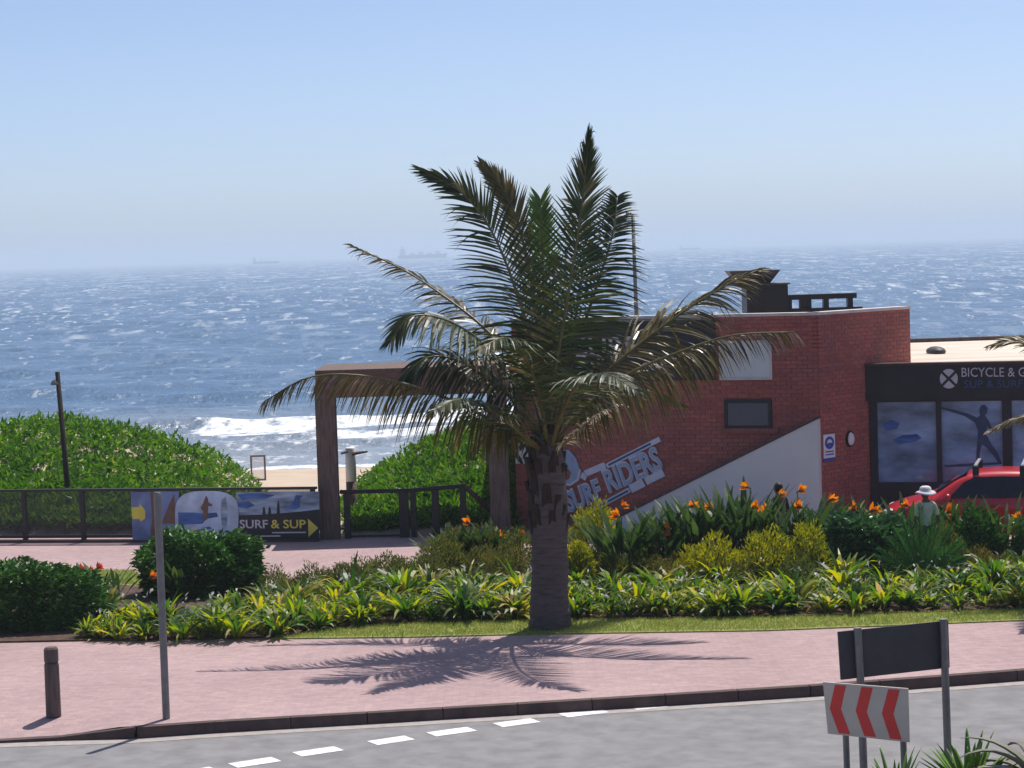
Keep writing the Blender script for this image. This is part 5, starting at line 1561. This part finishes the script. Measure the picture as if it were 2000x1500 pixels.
SP = [
    (885, 1106, 0.80, 26, 0.34, [(862, 1066, 1.0, 1), (921, 1024, 1.15, -1)], 'bird-of-paradise plant with two orange flowers in front of the beach steps'),
    (975, 1104, 0.85, 28, 0.36, [(966, 1052, 1.2, 1), (992, 1076, 0.8, 1), (1026, 1046, 0.9, -1)], 'bird-of-paradise plant with three orange flowers against the palm trunk'),
    (1215, 1134, 1.15, 28, 0.32, [(1212, 992, 0.9, 1), (1213, 1012, 1.3, -1)], 'bird-of-paradise plant with a double orange flower under the slanted lettering'),
    (1285, 1128, 1.05, 30, 0.36, [(1294, 1046, 0.9, 1), (1310, 1034, 0.9, -1)], 'bird-of-paradise plant with two small low orange flowers'),
    (1345, 1122, 1.20, 34, 0.38, [(1344, 992, 1.2, 1), (1292, 1082, 1.0, -1)], 'dense bird-of-paradise plant below the slope of the wing wall'),
    (1400, 1120, 1.25, 34, 0.38, [(1394, 995, 1.15, -1)], 'bird-of-paradise plant with a single orange flower mid wing wall'),
    (1455, 1118, 1.35, 34, 0.38, [(1464, 996, 1.4, 1), (1465, 954, 1.1, -1)], 'bird-of-paradise plant with one flower held high over the white wall'),
    (1515, 1116, 1.15, 32, 0.38, [(1503, 1000, 1.1, -1), (1519, 970, 1.0, 1)], 'bird-of-paradise plant in front of the dark haired person'),
    (1565, 1116, 1.15, 32, 0.36, [(1569, 994, 1.3, -1), (1557, 962, 1.1, 1)], 'bird-of-paradise plant with two flowers at the wing wall end'),
    (1625, 1104, 1.05, 28, 0.34, [(1616, 980, 1.3, 1)], 'bird-of-paradise plant with one pointed flower below the mask notice'),
    (1690, 1108, 1.05, 28, 0.34, [(1676, 1000, 1.3, -1), (1695, 1002, 1.4, 1)], 'bird-of-paradise plant with twin flowers behind the bluish shrub'),
    (1772, 1104, 1.05, 26, 0.30, [(1776, 990, 1.1, -1)], 'bird-of-paradise plant with one flower before the red bonnet'),
    (1868, 1098, 1.0, 26, 0.30, [(1846, 1004, 1.4, 1)], 'bird-of-paradise plant with one large flower below the car window'),
    (1962, 1106, 1.05, 24, 0.32, [(1996, 1014, 1.1, -1), (1926, 1068, 1.2, 1)], 'bird-of-paradise plant beside the red car with a bent flower'),
    (350, 1172, 0.72, 22, 0.26, [(291, 1130, 1.0, 1), (362, 1128, 1.0, -1)], 'bird-of-paradise plant with two orange flowers in front of the broad shrub'),
]
for q in SP:
    strelitzia(*q)
# red flowered spiky plant by the hedge
loc = at_bed(214, 1178)
t = thing('red_flowered_plant', 'dark spiky plant with small red flowers at the hedge end', 'plant', loc)
mb = MB()
for k in range(26):
    paddle(mb, Vector(loc) + Vector((random.uniform(-.25, .25), random.uniform(-.15, .15), 0)), random.uniform(0, 6.28), random.uniform(0.9, 1.5), random.uniform(0.55, 0.85), 0.06)
mb.build('leaves', MT['strel'], t)
for fx, fy in ((187, 1112), (153, 1116), (172, 1120)):
    q = at(fx, fy, loc[1] - 0.2); flower(t, (q.x, q.y, 0.2), q, MT['redpetal'], 0.8, 1)
# cycad: a fan of feathery leaves
loc = at_bed(1800, 1142)
t = thing('cycad', 'upright feathery green cycad in front of the person in a hat', 'plant', loc)
for k in range(13):
    a = -1.25 + 2.5 * k / 12 + random.uniform(-0.06, 0.06)
    dy = random.uniform(-0.25, 0.1)
    L = 1.34 * (1 - 0.18 * abs(a))
    b0 = Vector(loc)
    P = [b0 + Vector((math.sin(a * 0.7) * L * s_, dy * s_, math.cos(a * 0.7) * L * s_ - 0.12 * abs(a) * s_ * s_)) for s_ in (0, 0.33, 0.66, 1.0)]
    mb = leaflets(P, Vector((0.1, -1, 0.2)), 0.26, 34, 0.018, 0.1, a0=55, a1=25, start=0.1)
    mb.tube(catmull(P, 8), [0.010] * 7 + [0.004], 5)
    o = mb.build('frond', MT['fern'], t); o['kind'] = 'stuff'

# ================================================================== ALOES ON THE TRAFFIC ISLAND
def rosette(name, label, cat, loc, n, L, w, material, e_lo, e_hi, curve, grp=None, azim=None):
    t = thing(name, label, cat, loc, grp)
    for k in range(n):
        a = k * 2.399 + random.uniform(-0.2, 0.2) if azim is None else random.uniform(*azim)
        out = Vector((math.cos(a), math.sin(a), 0)); sd = Vector((-math.sin(a), math.cos(a), 0))
        e = random.uniform(e_lo, e_hi); LL = L * random.uniform(0.75, 1.15)
        K = 8; p = Vector(loc) + out * 0.04; vs = []; fs = []
        for q in range(K + 1):
            tt = q / K
            ww = w * (1 - tt) ** 0.75 * 0.5 + 0.002
            nrm_ = (Vector((0, 0, 1)) * math.cos(e) - out * math.sin(e))
            vs += [p - sd * ww + nrm_ * ww * 0.35, p - nrm_ * ww * 0.35, p + sd * ww + nrm_ * ww * 0.35, p + nrm_ * ww * 0.05]
            p = p + (out * math.cos(e) + Vector((0, 0, 1)) * math.sin(e)) * LL / K
            e -= curve * (0.6 + 0.8 * tt) / K * random.uniform(0.7, 1.3)
        for q in range(K):
            for j in range(4):
                fs.append((q * 4 + j, q * 4 + (j + 1) % 4, q * 4 + 4 + (j + 1) % 4, q * 4 + 4 + j))
        fs.append(tuple(range(K * 4, K * 4 + 4)))
        MB().add(vs, fs).build('leaf', material, t, smooth=True)
    return t
gz = ROAD_Z + 0.09
def isl_at(px, py, Y):
    q = at(px, py, Y); return (q.x, Y, gz)
rosette('aloe', 'green spiky aloe at the foot of the dark sign back', 'plant', (at(1893, 1545, 22.6).x, 22.6, 0.50), 38, 0.58, 0.115, MT['aloe'], 0.55, 1.5, 0.2)
rosette('aloe', 'aloe tips showing under the chevron sign', 'plant', (at(1748, 1560, 22.9).x, 22.9, 0.28), 18, 0.60, 0.08, MT['aloe'], 0.6, 1.5, 0.3)
rosette('agave', 'grey agave with long arching leaves beside the green aloe', 'plant', (at(2040, 1500, 22.2).x, 22.2, 0.66), 24, 0.98, 0.17, MT['agave'], 0.2, 1.3, 1.5)
for (px, Y, z) in ((1893, 22.6, 0.40), (1748, 22.9, 0.28), (2040, 22.2, 0.62)):
    pass

# ================================================================== RED HATCHBACK
YC = 44.85
cf = at(1738, 1000, 44.0).x
car = thing('red_hatchback', 'red hatchback with roof bars parked before the bicycle shop', 'car', (cf + 1.95, YC, 0))
LEN = 3.95
def cx(t): return cf + t * LEN
# stations along the length: t, half width, bottom, belt, top, top half width
ST = [(0.00, 0.62, 0.34, 0.58, 0.64, 0.45), (0.03, 0.74, 0.26, 0.66, 0.74, 0.55), (0.10, 0.81, 0.22, 0.76, 0.86, 0.62), (0.20, 0.84, 0.20, 0.84, 0.95, 0.66),
      (0.255, 0.845, 0.20, 0.90, 1.00, 0.68), (0.33, 0.85, 0.20, 0.93, 1.20, 0.66), (0.40, 0.85, 0.20, 0.94, 1.385, 0.62), (0.48, 0.85, 0.20, 0.95, 1.455, 0.60),
      (0.60, 0.85, 0.20, 0.96, 1.48, 0.60), (0.74, 0.85, 0.20, 0.97, 1.47, 0.59), (0.86, 0.845, 0.20, 0.99, 1.42, 0.57), (0.92, 0.83, 0.22, 1.00, 1.32, 0.55), (0.97, 0.79, 0.26, 0.98, 1.08, 0.60), (1.0, 0.72, 0.34, 0.90, 0.95, 0.58)]
ring = lambda s_: [(-s_[1] * 0.92, s_[2]), (-s_[1], s_[2] + 0.16), (-s_[1] * 1.0, (s_[2] + s_[3]) / 2 + 0.08), (-s_[1] * 0.985, s_[3]), (-s_[5] - (s_[1] * 0.985 - s_[5]) * 0.12, s_[4] - 0.07 * min(1, (s_[4] - s_[3]) / 0.2)), (-s_[5] * 0.86, s_[4]), (-s_[5] * 0.4, s_[4] + 0.018)]
vs, fs = [], []
for s_ in ST:
    r = ring(s_); r = r + [(-y, z) for y, z in reversed(r)]
    vs += [(cx(s_[0]), YC + y, z) for y, z in r]
nr_ = 14
for i in range(len(ST) - 1):
    for k in range(nr_ - 1):
        fs.append((i * nr_ + k, i * nr_ + k + 1, (i + 1) * nr_ + k + 1, (i + 1) * nr_ + k))
    fs.append((i * nr_ + nr_ - 1, i * nr_, (i + 1) * nr_, (i + 1) * nr_ + nr_ - 1))
fs.append(tuple(range(nr_))); fs.append(tuple(range((len(ST) - 1) * nr_ + nr_ - 1, (len(ST) - 1) * nr_ - 1, -1)))
body = MB().add(vs, fs).build('body', MT['red_car'], car, smooth=True)
sub = body.modifiers.new('smooth', 'SUBSURF'); sub.levels = 2; sub.render_levels = 2
bm = bmesh.new(); bm.from_mesh(body.data); bmesh.ops.recalc_face_normals(bm, faces=bm.faces); bm.to_mesh(body.data); bm.free()
def side_y(z, t):
    s_ = [np.interp(t, [q[0] for q in ST], [q[j] for q in ST]) for j in range(6)]
    r = ring(s_)
    zz = [r[3][1], r[4][1]]; yy = [r[3][0], r[4][0]]
    return float(np.interp(z, zz, yy))
for sg in (1, -1):
    for nm, quad in (('side_window', [(0.345, 0.985), (0.595, 0.995), (0.592, 1.385), (0.475, 1.375), (0.42, 1.29)]), ('side_window', [(0.612, 0.995), (0.83, 1.02), (0.845, 1.30), (0.79, 1.375), (0.610, 1.385)])):
        pts = [Vector((cx(t_), YC + sg * (side_y(z_, t_)) * 1.012 , z_)) for t_, z_ in quad]
        MB().prism(pts, (0, sg * -0.012, 0)).build(nm, MT['car_glass'], car)
    pts = [Vector((cx(t_), YC + sg * (side_y(z_, t_)) * 1.008, z_)) for t_, z_ in [(0.59, 0.99), (0.618, 0.99), (0.616, 1.39), (0.588, 1.39)]]
    MB().prism(pts, (0, sg * -0.012, 0)).build('door_pillar', MT['black'], car)
    MB().ellipsoid((cx(0.06), YC + sg * 0.60, 0.69), (0.17, 0.14, 0.075), 12, 6).build('headlight', MT['lamp'], car, smooth=True)
    MB().ellipsoid((cx(0.985), YC + sg * 0.66, 0.90), (0.06, 0.10, 0.13), 12, 6).build('tail_light', MT['signred'], car, smooth=True)
    MB().ellipsoid((cx(0.345), YC + sg * 0.97, 1.02), (0.06, 0.10, 0.07), 10, 6).build('wing_mirror', MT['red_car'], car, smooth=True)
    for t_ in (0.18, 0.80):
        w_ = MB(); n_ = 24
        vs, fs = [], []
        for (rr_, yy) in ((0.20, 0.10), (0.29, 0.10), (0.305, 0.06), (0.305, -0.06), (0.29, -0.10), (0.20, -0.10)):
            vs += [(cx(t_) + rr_ * math.cos(2 * math.pi * k / n_), YC + sg * 0.745 + yy, 0.305 + rr_ * math.sin(2 * math.pi * k / n_)) for k in range(n_)]
        for i in range(6):
            j = (i + 1) % 6
            fs += [(i * n_ + k, i * n_ + (k + 1) % n_, j * n_ + (k + 1) % n_, j * n_ + k) for k in range(n_)]
        wh = w_.add(vs, fs).build('wheel', MT['tyre'], car, smooth=True)
        mb = MB()
        for k in range(5):
            a = 2 * math.pi * k / 5
            d = Vector((math.cos(a), 0, math.sin(a)))
            mb.obox(Vector((cx(t_), YC + sg * 0.81, 0.305)) + d * 0.10, d * 0.10, Vector((0, 0.012, 0)), Vector((-d.z, 0, d.x)) * 0.03)
        mb.tube([(cx(t_), YC + sg * 0.70, 0.305), (cx(t_), YC + sg * 0.815, 0.305)], 0.06, 12)
        mb.build('rim', MT['rim'], wh)
    rs = MB()
    MB().box(cx(0.36), cx(0.88), YC + sg * 0.852 - 0.004, YC + sg * 0.852 + 0.004, 0.86, 0.865).build('crease_trim', MT['red_car'], car)
    MB().box(cx(0.52), cx(0.57), YC + sg * 0.868 - 0.015, YC + sg * 0.868 + 0.015, 0.82, 0.85).build('door_handle', MT['red_car'], car)
ws = [Vector((cx(0.285), YC - 0.60, 1.065)), Vector((cx(0.285), YC + 0.60, 1.065)), Vector((cx(0.435), YC + 0.50, 1.425)), Vector((cx(0.435), YC - 0.50, 1.425))]
MB().prism([p + Vector((-0.02, 0, 0.02)) for p in ws], (-0.01, 0, 0.008)).build('windscreen', MT['car_glass'], car)
for t_ in (0.475, 0.70):
    br = MB().box(cx(t_) - 0.03, cx(t_) + 0.03, YC - 0.66, YC + 0.66, 1.585, 1.612).build('roof_bar', MT['chrome'], car)
    for sg in (1, -1):
        MB().hexa([Vector((cx(t_) + a * 0.06, YC + sg * (0.615 + b_ * 0.03), z_)) for z_ in (1.40, 1.585) for a, b_ in ((-1, -1), (1, -1), (1, 1), (-1, 1))]).build('bar_foot', MT['black'], br)

car.rotation_euler = (0, 0, R(-15))

# ================================================================== PEOPLE
def person(loc, hgt, face, label, shirt, hair=None, hat=False, lean=0.0, arms='down'):
    """one continuous skinned body; FACE = heading in radians (0 looks along +x)"""
    s = hgt / 1.70
    root = thing('person', label, 'person', loc)
    J = {'pelvis': (0, 0, .93), 'belly': (0.0, 0, 1.08), 'chest': (0.01, 0, 1.27), 'collar': (0.0, 0, 1.41), 'neck': (0.005, 0, 1.47), 'skull': (0.02, 0, 1.55),
         'hl': (0, .09, .90), 'kl': (.02, .10, .50), 'al': (-.03, .10, .09), 'tl': (.12, .11, .03), 'hr': (0, -.09, .90), 'kr': (.05, -.10, .50), 'ar': (.01, -.10, .09), 'tr': (.16, -.11, .03),
         'sl': (0, .17, 1.38), 'el': (-.03, .24, 1.11), 'wl': (.08, .25, .88), 'hdl': (.11, .25, .80), 'sr': (0, -.17, 1.38), 'er': (-.03, -.24, 1.11), 'wr': (.08, -.25, .88), 'hdr': (.11, -.25, .80)}
    if arms == 'bent':
        for q in ('l', 'r'):
            sg = 1 if q == 'l' else -1
            J['w' + q] = (.20, .18 * sg, 1.10); J['hd' + q] = (.27, .14 * sg, 1.13)
    Rd = {'pelvis': .15, 'belly': .135, 'chest': .155, 'collar': .085, 'neck': .055, 'skull': .06, 'hl': .095, 'kl': .06, 'al': .04, 'tl': .035, 'sl': .065, 'el': .045, 'wl': .03, 'hdl': .036}
    ed = [('pelvis', 'belly'), ('belly', 'chest'), ('chest', 'collar'), ('collar', 'neck'), ('neck', 'skull')]
    for q in ('l', 'r'):
        ed += [('pelvis', 'h' + q), ('h' + q, 'k' + q), ('k' + q, 'a' + q), ('a' + q, 't' + q), ('collar', 's' + q), ('s' + q, 'e' + q), ('e' + q, 'w' + q), ('w' + q, 'hd' + q)]
    verts, edges = list(J.values()), [(list(J).index(a), list(J).index(c)) for a, c in ed]
    rads = [Rd.get(k, Rd.get(k[:-1] + 'l', .05)) for k in J]
    k0 = list(J).index
    for q in ('l', 'r'):                              # five fingers rooted in each palm
        sg = 1 if q == 'l' else -1
        hx = Vector(J['hd' + q]); ax = (hx - Vector(J['w' + q])).normalized()
        lat = ax.cross(Vector((0, 1, 0))).normalized() if arms != 'bent' else Vector((0, 1, 0))
        for f in range(5):
            off = lat * (0.018 * (f - 1.5)) if f < 4 else lat * -0.045
            Lf = (0.075, 0.085, 0.08, 0.062, 0.05)[f]
            b0 = hx + off + ax * (0.02 if f < 4 else -0.015)
            b1 = b0 + ax * Lf * 0.55 + (lat * -0.012 if f == 4 else Vector((0.012, -0.01 * sg, 0)))
            b2 = b1 + ax * Lf * 0.45 + Vector((0.015, -0.018 * sg, 0))
            i0 = len(verts); verts += [tuple(b0), tuple(b1), tuple(b2)]
            rads += [0.010, 0.009, 0.0075]; edges += [(k0('hd' + q), i0), (i0, i0 + 1), (i0 + 1, i0 + 2)]
    me = bpy.data.meshes.new('body'); me.from_pydata([tuple(c * s for c in v) for v in verts], edges, [])
    o = bpy.data.objects.new('body', me); COL.objects.link(o)
    sk = o.modifiers.new('skin', 'SKIN'); sk.use_smooth_shade = True
    for i, r_ in enumerate(rads):
        sv = me.skin_vertices[0].data[i]; sv.radius = (r_ * s, r_ * s * (1.0 if i > 3 else 0.8)); sv.use_root = (i == 0)
    sb_ = o.modifiers.new('sub', 'SUBSURF'); sb_.levels = 2; sb_.render_levels = 2
    dg = bpy.context.evaluated_depsgraph_get()
    m2 = bpy.data.meshes.new_from_object(o.evaluated_get(dg)); bpy.data.objects.remove(o)
    # head with brow, nose, chin and ears, grown onto the neck
    bm = bmesh.new(); bm.from_mesh(m2)
    hc = Vector((0.03, 0, 1.60)) * s
    ret = bmesh.ops.create_uvsphere(bm, u_segments=24, v_segments=18, radius=1.0)
    for v in ret['verts']:
        x, y, z = v.co
        nx_, ny_, nz_ = x * 0.098, y * 0.076, z * 0.118
        if z < -0.2: nx_ *= 1 - 0.12 * (-z); ny_ *= 1 - 0.32 * (-z - 0.2); nx_ += 0.012 * (-z)
        fr = max(0, x)
        nx_ += 0.026 * math.exp(-((y / 0.20) ** 2) - ((z + 0.18) / 0.20) ** 2) * (fr > 0.5)          # nose
        nx_ -= 0.010 * (math.exp(-(((abs(y) - 0.42) / 0.17) ** 2) - ((z - 0.05) / 0.13) ** 2)) * (fr > 0.4)   # eye sockets
        nx_ += 0.008 * math.exp(-((y / 0.3) ** 2) - ((z + 0.55) / 0.10) ** 2) * (fr > 0.3)           # mouth
        nx_ += 0.010 * math.exp(-((y / 0.3) ** 2) - ((z + 0.88) / 0.14) ** 2) * (fr > 0.2)           # chin
        ny_ += math.copysign(0.022, y) * math.exp(-((x + 0.05) / 0.16) ** 2 - ((z + 0.05) / 0.26) ** 2) * (abs(y) > 0.6)   # ears
        v.co = hc + Vector((nx_, ny_, nz_)) * s
    for f in bm.faces: f.smooth = True
    bm.to_mesh(m2); bm.free()
    for mm in (MT['skin'], shirt, MT['trousers']): m2.materials.append(mm)
    for p_ in m2.polygons:
        c = p_.center / s
        arm = abs(c.y) > 0.17
        if c.z < 0.98 and not (arm and c.z > 0.7): p_.material_index = 2
        elif c.z < 1.44 and not (arm and (c.z < 1.17)): p_.material_index = 1
        else: p_.material_index = 0
        if c.z < 0.075: p_.material_index = 2
    for p_ in m2.polygons: p_.use_smooth = True
    link_mesh('body', m2, None, root)
    if hair:
        mb = MB().ellipsoid((0.012 * s, 0, 1.625 * s), (0.108 * s, 0.088 * s, 0.108 * s), 16, 10)
        # keep the face free
        keep = MB(); vv = [Vector(v) for v in mb.v]
        keep.v = [tuple(v if not (v.x > 0.07 * s and v.z < 1.64 * s) else Vector((0.07 * s, v.y * 0.9, v.z))) for v in vv]; keep.f = mb.f
        me_ = bpy.data.meshes.new('hair'); me_.from_pydata(keep.v, [], keep.f)
        for p_ in me_.polygons: p_.use_smooth = True
        link_mesh('hair', me_, MT['hair'], root)
    if hat:
        me_ = MB()
        n = 28; prof = [(0.0, 0.118), (0.06, 0.115), (0.092, 0.095), (0.105, 0.055), (0.112, 0.02), (0.15, 0.0), (0.19, -0.03), (0.185, -0.036), (0.145, -0.008), (0.105, 0.008)]
        for r_, z_ in prof:
            for k in range(n):
                a = 2 * math.pi * k / n
                dz = -0.018 * math.cos(2 * a) * (r_ > 0.14)
                me_.v.append(((0.015 + r_ * 1.16 * math.cos(a)) * s, r_ * 1.10 * math.sin(a) * s, (1.635 + z_ + dz) * s))
        for i in range(len(prof) - 1):
            me_.f += [(i * n + k, i * n + (k + 1) % n, (i + 1) * n + (k + 1) % n, (i + 1) * n + k) for k in range(n)]
        m3 = bpy.data.meshes.new('hat'); m3.from_pydata(me_.v, [], me_.f)
        for p_ in m3.polygons: p_.use_smooth = True
        link_mesh('hat', m3, MT['hat'], root)
    root.rotation_euler = (0, lean, face)
    return root
q = at(1808, 950, 41.0)
person((q.x, 41.0, 0.0), q.z * 0.975, math.pi * 0.60, 'person in a white brimmed hat and pale top beside the red car', MT['shirt_pale'], hat=True)
q = at(1521, 945, 42.9)
person((q.x, 42.9, 0.0), q.z, math.pi * 0.72, 'dark haired person in a maroon top behind the orange flowers', MT['shirt_maroon'], hair=True, arms='bent')

# ================================================================== HAZE
mt, nt, b = nodes('haze_air')
nt.nodes.remove(b)
pvn = nt.nodes.new('ShaderNodeVolumePrincipled')
pvn.inputs['Color'].default_value = (0.80, 0.90, 1.0, 1)
pvn.inputs['Density'].default_value = 3.2e-4
pvn.inputs['Anisotropy'].default_value = 0.0
nt.links.new(pvn.outputs[0], nt.nodes['Material Output'].inputs['Volume'])
hz = MB().box(-33000, 33000, -200, 26500, -8, 60).build('haze', mt)
tag(hz, 'thin pale sea haze over the water', None, None, 'stuff')
